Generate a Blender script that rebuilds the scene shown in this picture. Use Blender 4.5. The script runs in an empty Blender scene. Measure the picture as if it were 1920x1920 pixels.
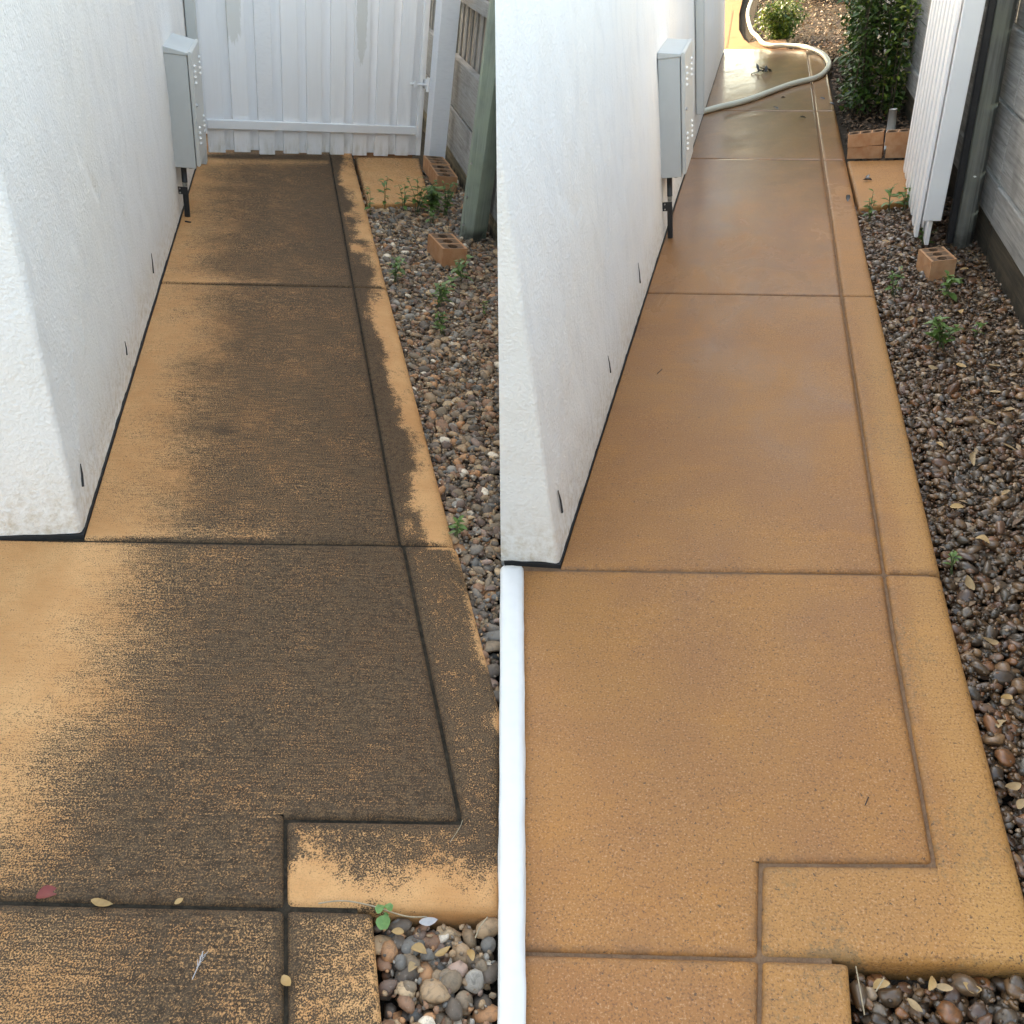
import bpy, bmesh, math, random
import numpy as np
from mathutils import Matrix, Vector

rad = math.radians
S = bpy.context.scene
S.render.engine = 'CYCLES'
C = S.collection
random.seed(7)
RNG = np.random.default_rng(11)

# ------------------------------------------------------------------ camera, sky, sun, exposure
cam = bpy.data.cameras.new('camera')
cam.sensor_width = 36.0
cam.lens = 28.125
cam.clip_start = 0.05
cam.clip_end = 400.0
cam_ob = bpy.data.objects.new('camera', cam)
cam_ob.location = (0, 0, 1.5)
cam_ob.rotation_euler = (math.pi / 2 - 0.631355, 0, 0)
C.objects.link(cam_ob)
S.camera = cam_ob

SUN_AZ = rad(37)      # left of straight ahead
SUN_EL = rad(25)
world = bpy.data.worlds.new('World')
S.world = world
world.use_nodes = True
wn = world.node_tree
wn.nodes.clear()
sky = wn.nodes.new('ShaderNodeTexSky')
sky.sky_type = 'NISHITA'
sky.sun_disc = False
sky.sun_elevation = SUN_EL
sky.sun_rotation = -SUN_AZ
sky.air_density = 1.0
sky.dust_density = 1.5
sky.ozone_density = 1.0
bg = wn.nodes.new('ShaderNodeBackground')
bg.inputs['Strength'].default_value = 0.15
wo = wn.nodes.new('ShaderNodeOutputWorld')
wn.links.new(sky.outputs[0], bg.inputs[0])
wn.links.new(bg.outputs[0], wo.inputs[0])

sun = bpy.data.lights.new('sun', 'SUN')
sun.energy = 1.6
sun.angle = rad(0.5)
sun.color = (1.0, 0.93, 0.82)
sun_ob = bpy.data.objects.new('sun', sun)
to_sun = Vector((-math.sin(SUN_AZ) * math.cos(SUN_EL), math.cos(SUN_AZ) * math.cos(SUN_EL), math.sin(SUN_EL)))
sun_ob.rotation_euler = to_sun.to_track_quat('Z', 'Y').to_euler()
sun_ob.location = (-6, 8, 9)
C.objects.link(sun_ob)

vs = S.view_settings
vs.view_transform = 'Standard'
vs.look = 'None'
S.cycles.max_bounces = 7
S.cycles.diffuse_bounces = 4
S.cycles.glossy_bounces = 3
S.cycles.transmission_bounces = 2
vs.exposure = 3.0
vs.gamma = 1.0
try:
    vs.use_curve_mapping = False
    vs.use_white_balance = True
    vs.white_balance_temperature = 9200
    vs.white_balance_tint = 8
except Exception as e:
    print('wb', e)

# ------------------------------------------------------------------ the two side yards
# Two strips of sloping ground that fall towards a shared line (world x = 0); each yard has its own
# level frame: x across its path away from the house, y along the path, z off the ground.
def frame(x, y, n, o):
    return Matrix(((x[0], y[0], n[0], o[0]), (x[1], y[1], n[1], o[1]), (x[2], y[2], n[2], o[2]), (0, 0, 0, 1)))
ML = frame((0.9652206, 0.2234892, -0.1356529), (-0.2213143, 0.9747064, 0.0311037), (0.1391731, 0, 0.9902681), (-1.1677817, 1.7188476, 0.164121))
MR = frame((0.9574963, -0.2551322, 0.1345673), (0.2526492, 0.9669062, 0.0355075), (-0.1391731, 0, 0.9902681), (0.1364209, 1.7655298, 0.0191727))
MI = Matrix.Identity(4)

# ------------------------------------------------------------------ helpers
def bm_obj(name, bm, mat, parent=None, smooth=False, mw=None):
    me = bpy.data.meshes.new(name)
    bm.to_mesh(me)
    bm.free()
    return me_obj(name, me, mat, parent, smooth, mw)

def me_obj(name, me, mat=None, parent=None, smooth=False, mw=None):
    if mat is not None and not me.materials:
        me.materials.append(mat)
    if smooth:
        me.polygons.foreach_set('use_smooth', [True] * len(me.polygons))
    ob = bpy.data.objects.new(name, me)
    C.objects.link(ob)
    if parent is not None:
        ob.parent = parent
    if mw is not None:
        ob.matrix_world = mw
    return ob

def tag(o, label=None, cat=None, group=None, kind=None):
    if label: o['label'] = label
    if cat: o['category'] = cat
    if group: o['group'] = group
    if kind: o['kind'] = kind
    return o

def thing(name, label, cat, M, loc, rz=0.0, group=None, tilt=None):
    o = bpy.data.objects.new(name, None)
    o.empty_display_size = 0.05
    C.objects.link(o)
    m = M @ Matrix.Translation(loc) @ Matrix.Rotation(rz, 4, 'Z')
    if tilt: m = m @ tilt
    o.matrix_world = m
    return tag(o, label, cat, group)

def place(o, M, loc, rz=0.0, tilt=None):
    m = M @ Matrix.Translation(loc) @ Matrix.Rotation(rz, 4, 'Z')
    if tilt: m = m @ tilt
    o.matrix_world = m
    return o

def box_bm(x0, x1, y0, y1, z0, z1, bev=0.0, seg=1):
    bm = bmesh.new()
    add_box(bm, x0, x1, y0, y1, z0, z1)
    if bev > 0:
        bmesh.ops.bevel(bm, geom=bm.edges[:], offset=bev, segments=seg, affect='EDGES', profile=0.5)
    return bm

def add_box(bm, x0, x1, y0, y1, z0, z1):
    v = [bm.verts.new(p) for p in ((x0, y0, z0), (x1, y0, z0), (x1, y1, z0), (x0, y1, z0), (x0, y0, z1), (x1, y0, z1), (x1, y1, z1), (x0, y1, z1))]
    for f in ((0, 3, 2, 1), (4, 5, 6, 7), (0, 1, 5, 4), (1, 2, 6, 5), (2, 3, 7, 6), (3, 0, 4, 7)):
        bm.faces.new([v[i] for i in f])
    return v

def prism_bm(poly, z0, z1, bev=0.0, taper=None):
    bm = bmesh.new()
    a = [bm.verts.new((p[0], p[1], z0)) for p in poly]
    b = [bm.verts.new((p[0], p[1], z1)) for p in (taper or poly)]
    n = len(poly)
    bm.faces.new(a[::-1]); bm.faces.new(b)
    for i in range(n):
        bm.faces.new((a[i], a[(i + 1) % n], b[(i + 1) % n], b[i]))
    bmesh.ops.recalc_face_normals(bm, faces=bm.faces[:])
    if bev > 0:
        bmesh.ops.bevel(bm, geom=bm.edges[:], offset=bev, segments=2, affect='EDGES', profile=0.5)
    return bm

def add_tube(bm, pts, r, n=8, cap=True):
    pts = [Vector(p) for p in pts]
    rs = r if isinstance(r, (list, tuple)) else [r] * len(pts)
    rings = []
    ref = None
    for i, p in enumerate(pts):
        t = (pts[min(i + 1, len(pts) - 1)] - pts[max(i - 1, 0)]).normalized()
        if ref is None:
            ref = Vector((0, 0, 1)) if abs(t.z) < 0.9 else Vector((1, 0, 0))
        u = t.cross(ref)
        if u.length < 1e-4:
            u = t.cross(Vector((0.3, 1, 0.2)))
        u.normalize()
        w = u.cross(t).normalized()
        ref = w
        rings.append([bm.verts.new(p + (u * math.cos(2 * math.pi * k / n) + w * math.sin(2 * math.pi * k / n)) * rs[i]) for k in range(n)])
    for a, b in zip(rings, rings[1:]):
        for k in range(n):
            bm.faces.new((a[k], a[(k + 1) % n], b[(k + 1) % n], b[k]))
    if cap:
        bm.faces.new(rings[0]); bm.faces.new(rings[-1][::-1])
    return rings

def spline(pts, n=8):
    out = []
    P = [Vector(p) for p in pts]
    for i in range(len(P) - 1):
        p0, p1, p2, p3 = P[max(i - 1, 0)], P[i], P[i + 1], P[min(i + 2, len(P) - 1)]
        for k in range(n):
            t = k / n
            out.append(0.5 * ((2 * p1) + (p2 - p0) * t + (2 * p0 - 5 * p1 + 4 * p2 - p3) * t * t + (3 * p1 - p0 - 3 * p2 + p3) * t ** 3))
    out.append(P[-1])
    return out

# value noise in numpy, for mesh relief and stain maps
def vnoise(x, y, seed=0):
    x = np.asarray(x, float); y = np.asarray(y, float)
    xi = np.floor(x).astype(np.int64); yi = np.floor(y).astype(np.int64)
    fx = x - xi; fy = y - yi
    fx = fx * fx * (3 - 2 * fx); fy = fy * fy * (3 - 2 * fy)
    def h(i, j):
        n = (i * 374761393 + j * 668265263 + seed * 974711) & 0x7fffffff
        n = ((n ^ (n >> 13)) * 1274126177) & 0x7fffffff
        return ((n ^ (n >> 16)) & 0xffff) / 65535.0
    a = h(xi, yi); b = h(xi + 1, yi); c = h(xi, yi + 1); d = h(xi + 1, yi + 1)
    return (a * (1 - fx) + b * fx) * (1 - fy) + (c * (1 - fx) + d * fx) * fy

def fbm(x, y, seed=0, oct=4):
    s = 0; a = 0.5; t = 0
    for o in range(oct):
        s = s + a * vnoise(x * 2 ** o, y * 2 ** o, seed + o); t += a; a *= 0.5
    return s / t

def sstep(a, b, v):
    t = np.clip((v - a) / (b - a), 0, 1)
    return t * t * (3 - 2 * t)

# ------------------------------------------------------------------ materials
class NT:
    def __init__(s, name):
        s.m = bpy.data.materials.new(name)
        s.m.use_nodes = True
        s.t = s.m.node_tree
        s.b = s.t.nodes['Principled BSDF']
        s.c = {}
    def n(s, kind, **kw):
        nd = s.t.nodes.new(kind)
        for k, v in kw.items():
            setattr(nd, k, v)
        return nd
    def set(s, sock, v):
        if hasattr(v, 'is_linked') or isinstance(v, bpy.types.NodeSocket):
            s.t.links.new(v, sock)
        else:
            sock.default_value = v
    def obj(s):
        return s.n('ShaderNodeTexCoord').outputs['Object']
    def map(s, v, scale=(1, 1, 1), loc=(0, 0, 0), rot=(0, 0, 0)):
        nd = s.n('ShaderNodeMapping')
        s.set(nd.inputs['Vector'], v)
        nd.inputs['Scale'].default_value = scale
        nd.inputs['Location'].default_value = loc
        nd.inputs['Rotation'].default_value = rot
        return nd.outputs[0]
    def brushed(s, p, k0, k1):
        # coordinates whose lines run with the broom strokes, which fan slightly along the path
        x = s.n('ShaderNodeSeparateXYZ'); s.set(x.inputs[0], p)
        c = s.n('ShaderNodeCombineXYZ')
        xy = s.math('MULTIPLY', x.outputs['X'], x.outputs['Y'])
        y = s.math('MULTIPLY_ADD', x.outputs['X'], -k0, x.outputs['Y'])
        y = s.math('MULTIPLY_ADD', xy, -k1, y)
        s.set(c.inputs['X'], x.outputs['X']); s.set(c.inputs['Y'], y)
        return c.outputs[0]
    def noise(s, v, scale, detail=3, rough=0.55, dist=0.0):
        nd = s.n('ShaderNodeTexNoise')
        s.set(nd.inputs['Vector'], v)
        nd.inputs['Scale'].default_value = scale
        nd.inputs['Detail'].default_value = detail
        nd.inputs['Roughness'].default_value = rough
        nd.inputs['Distortion'].default_value = dist
        return nd.outputs['Fac']
    def voro(s, v, scale, out='Distance'):
        nd = s.n('ShaderNodeTexVoronoi')
        s.set(nd.inputs['Vector'], v)
        nd.inputs['Scale'].default_value = scale
        return nd.outputs[out]
    def math(s, op, a, b=0.0, c=None, clamp=False):
        nd = s.n('ShaderNodeMath', operation=op, use_clamp=clamp)
        s.set(nd.inputs[0], a); s.set(nd.inputs[1], b)
        if c is not None: s.set(nd.inputs[2], c)
        return nd.outputs[0]
    def ramp(s, v, lo, hi, a=0.0, b=1.0, smooth=True):
        nd = s.n('ShaderNodeMapRange', interpolation_type='SMOOTHSTEP' if smooth else 'LINEAR')
        s.set(nd.inputs['Value'], v)
        for k, x in (('From Min', lo), ('From Max', hi), ('To Min', a), ('To Max', b)):
            s.set(nd.inputs[k], x)
        return nd.outputs[0]
    def mix(s, f, a, b, mode='MIX'):
        nd = s.n('ShaderNodeMix', data_type='RGBA', blend_type=mode)
        s.set(nd.inputs[0], f)
        s.set(nd.inputs[6], a if not isinstance(a, tuple) else (*a, 1)[:4])
        s.set(nd.inputs[7], b if not isinstance(b, tuple) else (*b, 1)[:4])
        return nd.outputs[2]
    def cramp(s, v, stops, const=False):
        nd = s.n('ShaderNodeValToRGB')
        cr = nd.color_ramp
        cr.interpolation = 'CONSTANT' if const else 'LINEAR'
        while len(cr.elements) < len(stops):
            cr.elements.new(0.5)
        for e, (p, c) in zip(cr.elements, stops):
            e.position = p; e.color = (*c, 1)
        s.set(nd.inputs[0], v)
        return nd.outputs[0]
    def attr(s, name):
        if name not in s.c: s.c[name] = s.n('ShaderNodeAttribute', attribute_name=name).outputs['Fac']
        return s.c[name]
    def island(s):
        return s.n('ShaderNodeNewGeometry').outputs['Random Per Island']
    def rnd(s):
        return s.n('ShaderNodeObjectInfo').outputs['Random']
    def bump(s, h, strength=0.3, dist=0.002, prev=None):
        nd = s.n('ShaderNodeBump')
        s.set(nd.inputs['Height'], h)
        nd.inputs['Strength'].default_value = strength
        nd.inputs['Distance'].default_value = dist
        if prev is not None: s.set(nd.inputs['Normal'], prev)
        s.set(s.b.inputs['Normal'], nd.outputs[0])
        return nd.outputs[0]
    def col(s, c): s.set(s.b.inputs['Base Color'], c if not isinstance(c, tuple) else (*c, 1)[:4])
    def rough(s, r): s.set(s.b.inputs['Roughness'], r)
    def spec(s, r): s.set(s.b.inputs['Specular IOR Level'], r)

def m_dirty_concrete():
    m = NT('grimy_concrete')
    p = m.obj()
    g = m.attr('grime')
    streak = m.noise(m.map(m.brushed(p, -0.085, 0.085), (13, 210, 1)), 1.0, 3, 0.65)
    speck = m.noise(p, 330, 2, 0.75)
    mid = m.noise(p, 52, 4, 0.75)
    blot = m.noise(p, 5.5, 5, 0.68)
    ss = m.attr('streak')
    g = m.math('ADD', g, m.math('MULTIPLY', m.attr('edge'), 0.75))
    v = m.math('ADD', g, m.math('MULTIPLY', m.math('SUBTRACT', streak, 0.5), m.math('MULTIPLY', ss, 1.0)))
    v = m.math('ADD', v, m.math('MULTIPLY', m.math('SUBTRACT', speck, 0.5), 3.3))
    v = m.math('ADD', v, m.math('MULTIPLY', m.math('SUBTRACT', mid, 0.5), m.math('MULTIPLY_ADD', ss, -2.8, 4.0)))
    v = m.math('ADD', v, m.math('MULTIPLY', m.math('SUBTRACT', blot, 0.5), 1.2))
    cov = m.ramp(v, 0.05, 0.85)
    # the film never quite fills the pores: fine tan grain and brushed lines stay visible through it
    thru = m.math('ADD', m.math('MULTIPLY', m.math('SUBTRACT', speck, 0.5), 2.4), m.math('MULTIPLY', m.math('SUBTRACT', streak, 0.5), m.math('MULTIPLY', ss, 0.9)))
    cov = m.math('MULTIPLY', cov, m.ramp(thru, -0.42, 0.12, m.ramp(g, 0.6, 1.1, 0.42, 0.74), 0.97))
    clean = m.mix(m.ramp(blot, 0.33, 0.67), (0.53, 0.246, 0.092), (0.65, 0.345, 0.150))
    clean = m.mix(m.ramp(speck, 0.42, 0.7, 0, 0.6), clean, (0.38, 0.19, 0.078))
    clean = m.mix(m.ramp(streak, 0.66, 0.40, 0, 0.2), clean, (0.62, 0.34, 0.155))
    pore = m.ramp(m.noise(p, 150, 2, 0.6), 0.68, 0.72, 0, 0.6)
    clean = m.mix(pore, clean, (0.12, 0.07, 0.04))
    dark = m.mix(m.ramp(mid, 0.35, 0.65), (0.022, 0.016, 0.011), (0.062, 0.043, 0.028))
    c = m.mix(cov, clean, dark)
    m.col(c)
    m.rough(m.ramp(cov, 0, 1, 0.75, 0.92))
    m.spec(0.3)
    h = m.math('ADD', m.math('MULTIPLY', streak, 0.55), m.math('MULTIPLY', speck, 0.9))
    m.bump(h, 0.5, 0.0016)
    return m.m

def m_wet_concrete():
    m = NT('washed_wet_concrete')
    p = m.obj()
    w = m.attr('wet')
    pale = m.attr('pale')
    blot = m.noise(p, 2.6, 4, 0.6, 0.5)
    blot2 = m.noise(m.map(p, (1, 2.2, 1), (3, 1, 0)), 4.5, 4, 0.6)
    c = m.mix(m.ramp(blot, 0.36, 0.64), (0.325, 0.133, 0.044), (0.378, 0.158, 0.045))
    c = m.mix(m.ramp(blot2, 0.50, 0.70, 0, 0.5), c, (0.43, 0.172, 0.038))
    c = m.mix(m.math('MULTIPLY', pale, 0.75), c, (0.48, 0.242, 0.078))
    streak = m.noise(m.map(m.brushed(p, 0.075, -0.10), (7, 200, 1)), 1.0, 2, 0.6)
    c = m.mix(m.ramp(streak, 0.48, 0.75, 0, 0.5), c, (0.28, 0.13, 0.045))
    fine = m.noise(p, 230, 2, 0.65)
    c = m.mix(m.ramp(fine, 0.53, 0.68, 0, 0.85), c, (0.17, 0.078, 0.036))
    c = m.mix(m.ramp(fine, 0.44, 0.30, 0, 0.7), c, (0.52, 0.29, 0.15))
    pit = m.noise(p, 120, 3, 0.65)
    pits = m.math('MULTIPLY', m.ramp(pit, 0.635, 0.67), m.math('SUBTRACT', 1.0, m.math('MULTIPLY', w, 0.8)))
    c = m.mix(m.math('MULTIPLY', pits, 0.85), c, (0.06, 0.042, 0.03))
    st = m.math('ADD', m.attr('grime'), m.math('MULTIPLY', m.math('SUBTRACT', m.noise(p, 90, 4, 0.75), 0.5), 1.4))
    c = m.mix(m.ramp(st, 0.45, 0.72, 0, 0.5), c, (0.13, 0.10, 0.055))
    c = m.mix(m.math('MULTIPLY', m.attr('edge'), m.ramp(m.noise(p, 25, 3), 0.35, 0.65, 0.05, 0.55)), c, (0.16, 0.088, 0.05))
    m.col(c)
    wv = m.math('ADD', w, m.math('MULTIPLY', m.math('SUBTRACT', m.noise(m.map(p, (1.3, 0.8, 1)), 3.0, 5, 0.65, 0.6), 0.5), 1.15))
    wn_ = m.ramp(wv, 0.0, 1.05)
    m.rough(m.ramp(wn_, 0, 1, 0.62, 0.45))
    m.spec(0.35)
    dk = m.n('ShaderNodeMix', data_type='RGBA', blend_type='MULTIPLY')
    m.set(dk.inputs[0], m.ramp(wn_, 0.0, 1, 0, 0.85, False)); m.set(dk.inputs[6], c); dk.inputs[7].default_value = (0.52, 0.46, 0.40, 1)
    m.col(dk.outputs[2])
    m.set(m.b.inputs['Coat Weight'], m.ramp(wn_, 0, 1, 0.06, 0.85, False))
    m.set(m.b.inputs['Coat Roughness'], m.ramp(wn_, 0.0, 1.0, 0.36, 0.12, False))
    m.b.inputs['Coat IOR'].default_value = 1.33
    h = m.math('ADD', m.math('MULTIPLY', streak, 0.5), m.math('MULTIPLY', fine, 0.9))
    h = m.math('SUBTRACT', h, m.math('MULTIPLY', pits, 0.6))
    m.bump(h, 0.42, 0.0016)
    cb = m.n('ShaderNodeBump')
    m.set(cb.inputs['Height'], m.math('ADD', m.noise(p, 110, 3, 0.6), m.math('MULTIPLY', m.noise(m.map(p, (1.6, 0.7, 1)), 8, 4, 0.6, 0.8), 3.5)))
    m.set(cb.inputs['Strength'], m.ramp(wn_, 0.0, 1.0, 0.7, 0.18, False))
    cb.inputs['Distance'].default_value = 0.002
    m.set(m.b.inputs['Coat Normal'], cb.outputs[0])
    return m.m

def m_render(name, col, warm):
    m = NT(name)
    p = m.obj()
    big = m.noise(m.map(p, (1, 1.2, 0.7)), 1.6, 4, 0.55)
    c = m.mix(m.ramp(big, 0.35, 0.7), col, warm)
    sm = m.noise(m.map(p, (2, 4, 1.8), (0, 0, 0), (0.7, 0, 0)), 1.5, 5, 0.65, 1.2)
    c = m.mix(m.ramp(sm, 0.48, 0.72, 0, 0.5), c, (col[0] * 0.88, col[1] * 0.88, col[2] * 0.89))
    dirt = m.noise(p, 34, 5, 0.7)
    zz = m.n('ShaderNodeSeparateXYZ'); m.set(zz.inputs[0], p)
    splash = m.math('MULTIPLY', m.ramp(zz.outputs['Z'], 0.28, 0.0), m.ramp(dirt, 0.35, 0.75))
    c = m.mix(m.math('MULTIPLY', splash, 0.8), c, (0.50, 0.42, 0.32))
    spot = m.ramp(m.noise(p, 48, 2, 0.5), 0.80, 0.83)
    c = m.mix(m.math('MULTIPLY', spot, 0.5), c, (0.25, 0.24, 0.22))
    m.col(c)
    m.rough(0.82); m.spec(0.3)
    g1 = m.noise(p, 95, 2, 0.62)
    g2 = m.noise(m.map(p, (1, 1, 0.35), (0, 0, 0), (0.8, 0, 0)), 24, 2, 0.55, 0.6)
    m.bump(m.math('ADD', g1, m.math('MULTIPLY', g2, 0.9)), 0.6, 0.006)
    return m.m

def m_paint(name, col, rough=0.5, wear=0.25, grain=(60, 60, 3), dirt_z=None, patch=None):
    m = NT(name)
    p = m.obj()
    gr = m.noise(m.map(p, grain), 1.0, 4, 0.6, 0.3)
    c = m.mix(m.ramp(gr, 0.4, 0.75, 0, wear), col, tuple(x * 0.78 for x in col))
    c = m.mix(m.math('MULTIPLY', m.rnd(), 0.14), c, tuple(x * 0.8 for x in col))
    if dirt_z:
        zz = m.n('ShaderNodeSeparateXYZ'); m.set(zz.inputs[0], p)
        dn = m.noise(m.map(p, (22, 22, 6)), 1.0, 4, 0.7)
        d = m.math('MULTIPLY', m.ramp(zz.outputs['Z'], dirt_z, 0.0), m.ramp(dn, 0.4, 0.75))
        c = m.mix(m.math('MULTIPLY', d, 0.6), c, (0.42, 0.38, 0.27))
        crk = m.ramp(m.noise(m.map(p, (90, 90, 4)), 1.0, 2, 0.5), 0.72, 0.76)
        c = m.mix(m.math('MULTIPLY', m.math('MULTIPLY', crk, m.ramp(zz.outputs['Z'], dirt_z * 0.8, 0.0)), 0.7), c, (0.16, 0.13, 0.1))
    for (pu, pz, ru, rzz) in (patch or []):
        zz = m.n('ShaderNodeSeparateXYZ'); m.set(zz.inputs[0], p)
        du = m.math('DIVIDE', m.math('SUBTRACT', zz.outputs['X'], pu), ru)
        dz = m.math('DIVIDE', m.math('SUBTRACT', zz.outputs['Z'], pz), rzz)
        d = m.math('SQRT', m.math('ADD', m.math('MULTIPLY', du, du), m.math('MULTIPLY', dz, dz)))
        d = m.math('ADD', d, m.math('MULTIPLY', m.math('SUBTRACT', m.noise(m.map(p, (40, 40, 9)), 1.0, 4, 0.75), 0.5), 1.6))
        c = m.mix(m.ramp(d, 1.08, 0.90, 0, 0.7), c, (0.60, 0.60, 0.57))
    m.col(c)
    m.rough(rough); m.spec(0.4)
    m.bump(gr, 0.35, 0.0022)
    return m.m

def m_wood(name, c1, c2, axis, green=None, dirt_z=None, lichen=0.0):
    m = NT(name)
    p = m.obj()
    sc = {'x': (1.6, 45, 45), 'y': (45, 1.6, 45), 'z': (45, 45, 1.6)}[axis]
    off = m.n('ShaderNodeVectorMath', operation='ADD')
    comb = m.n('ShaderNodeCombineXYZ')
    for k in range(3): m.set(comb.inputs[k], m.math('MULTIPLY', m.rnd(), 3.0 + k))
    m.set(off.inputs[0], p); m.set(off.inputs[1], comb.outputs[0])
    q = off.outputs[0]
    g = m.noise(m.map(q, sc), 1.0, 5, 0.62, 1.6)
    sc2 = tuple(x * 4.5 for x in sc)
    fine = m.noise(m.map(q, sc2), 1.0, 3, 0.6, 0.4)
    c = m.mix(m.ramp(g, 0.32, 0.68), c1, c2)
    c = m.mix(m.ramp(fine, 0.52, 0.72, 0, 0.6), c, tuple(x * 0.42 for x in c1))
    big = m.noise(q, 3.5, 4, 0.6)
    c = m.mix(m.ramp(big, 0.45, 0.75, 0, 0.6), c, tuple(x * 0.55 for x in c1))
    if green:
        c = m.mix(m.ramp(m.noise(q, 6, 4, 0.6), 0.4, 0.7, 0.15, 0.8), c, green)
    if dirt_z:
        zz = m.n('ShaderNodeSeparateXYZ'); m.set(zz.inputs[0], p)
        c = m.mix(m.math('MULTIPLY', m.ramp(zz.outputs['Z'], dirt_z, 0.0), m.ramp(m.noise(p, 14, 4), 0.3, 0.6)), c, (0.035, 0.03, 0.022))
    c = m.mix(m.math('MULTIPLY', m.rnd(), 0.35), c, tuple(x * 0.7 for x in c1))
    m.col(c)
    m.rough(0.85); m.spec(0.25)
    m.bump(m.math('ADD', g, m.math('MULTIPLY', fine, 0.8)), 0.6, 0.004)
    return m.m

def m_pebbles(name, wet):
    m = NT(name)
    p = m.obj()
    k = 0.43 if wet else 1.0
    pal = [(0.0, (0.21, 0.165, 0.12)), (0.11, (0.12, 0.10, 0.085)), (0.22, (0.30, 0.215, 0.14)), (0.32, (0.19, 0.17, 0.15)), (0.41, (0.27, 0.155, 0.10)),
           (0.50, (0.155, 0.155, 0.15)), (0.57, (0.37, 0.26, 0.165)), (0.66, (0.24, 0.185, 0.135)), (0.74, (0.43, 0.23, 0.12)), (0.79, (0.17, 0.12, 0.10)), (0.845, (0.31, 0.30, 0.28)), (0.89, (0.50, 0.37, 0.24)), (0.935, (0.36, 0.26, 0.22)), (0.965, (0.68, 0.62, 0.53))]
    if not wet:
        pal = [(q, (c[0] * 1.16, c[1] * 1.05, c[2] * 0.95)) for q, c in pal]
    if wet:
        pal = [(q, (c[0] * k * 1.18, c[1] * k * 0.86, c[2] * k * 0.62)) for q, c in pal]
    c = m.cramp(m.island(), pal, True)
    n1 = m.noise(p, 75, 4, 0.7, 0.8)
    c = m.mix(m.ramp(n1, 0.42, 0.72, 0, 0.6), c, (0.085 * k, 0.07 * k, 0.055 * k))
    c = m.mix(m.ramp(m.noise(m.map(p, (1, 1, 3)), 130, 2), 0.6, 0.75, 0, 0.35), c, (0.38 * k, 0.31 * k, 0.24 * k))
    m.col(c)
    m.rough(0.36 if wet else 0.62)
    m.spec(0.5 if wet else 0.35)
    if wet:
        m.b.inputs['Coat Weight'].default_value = 0.25
        m.b.inputs['Coat Roughness'].default_value = 0.15
    m.bump(m.noise(p, 260, 3), 0.25, 0.001)
    return m.m

def m_leaf(name, c1, c2, c3, rough=0.45, trans=0.25):
    m = NT(name)
    p = m.obj()
    r = m.island()
    c = m.cramp(r, [(0.0, c1), (0.55, c2), (1.0, c3)])
    c = m.mix(m.ramp(m.noise(p, 60, 3), 0.4, 0.7, 0, 0.35), c, tuple(x * 0.6 for x in c1))
    m.col(c)
    m.rough(rough)
    if trans:
        m.b.inputs['Transmission Weight'].default_value = 0.0
        m.b.inputs['Subsurface Weight'].default_value = 0.0
        tr = m.n('ShaderNodeBsdfTranslucent')
        m.set(tr.inputs[0], c)
        mx = m.n('ShaderNodeMixShader'); mx.inputs[0].default_value = trans
        m.t.links.new(m.b.outputs[0], mx.inputs[1]); m.t.links.new(tr.outputs[0], mx.inputs[2])
        m.t.links.new(mx.outputs[0], m.t.nodes['Material Output'].inputs[0])
    return m.m

def m_brick():
    m = NT('apricot_brick')
    p = m.obj()
    c = m.mix(m.ramp(m.noise(p, 18, 4, 0.6), 0.3, 0.7), (0.46, 0.225, 0.115), (0.56, 0.33, 0.19))
    c = m.mix(m.math('MULTIPLY', m.rnd(), 0.4), c, (0.42, 0.18, 0.085))
    c = m.mix(m.ramp(m.noise(p, 140, 3, 0.7), 0.6, 0.75, 0, 0.5), c, (0.26, 0.13, 0.07))
    nz = m.n('ShaderNodeSeparateXYZ'); m.set(nz.inputs[0], p)
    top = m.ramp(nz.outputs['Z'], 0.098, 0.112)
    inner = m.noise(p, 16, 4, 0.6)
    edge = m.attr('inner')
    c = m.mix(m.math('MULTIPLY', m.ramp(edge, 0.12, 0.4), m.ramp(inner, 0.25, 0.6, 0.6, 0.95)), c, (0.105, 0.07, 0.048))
    m.col(c)
    m.rough(0.9); m.spec(0.2)
    m.bump(m.noise(p, 190, 4, 0.7), 0.5, 0.002)
    return m.m

def m_plain(name, col, rough=0.5, metal=0.0, var=0.15, scale=20, bump=0.0):
    m = NT(name)
    p = m.obj()
    m.col(m.mix(m.ramp(m.noise(p, scale, 4, 0.6), 0.3, 0.75, 0, 1), col, tuple(x * (1 - var) for x in col)))
    m.rough(rough)
    m.b.inputs['Metallic'].default_value = metal
    if bump: m.bump(m.noise(p, scale * 6, 3), bump, 0.002)
    return m.m

def m_soil(name, c1, c2, sc=30):
    m = NT(name)
    p = m.obj()
    m.col(m.mix(m.ramp(m.noise(p, sc, 5, 0.7), 0.3, 0.7), c1, c2))
    m.rough(0.95); m.spec(0.15)
    m.bump(m.noise(p, sc * 2, 4, 0.7), 0.8, 0.012)
    return m.m

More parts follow.
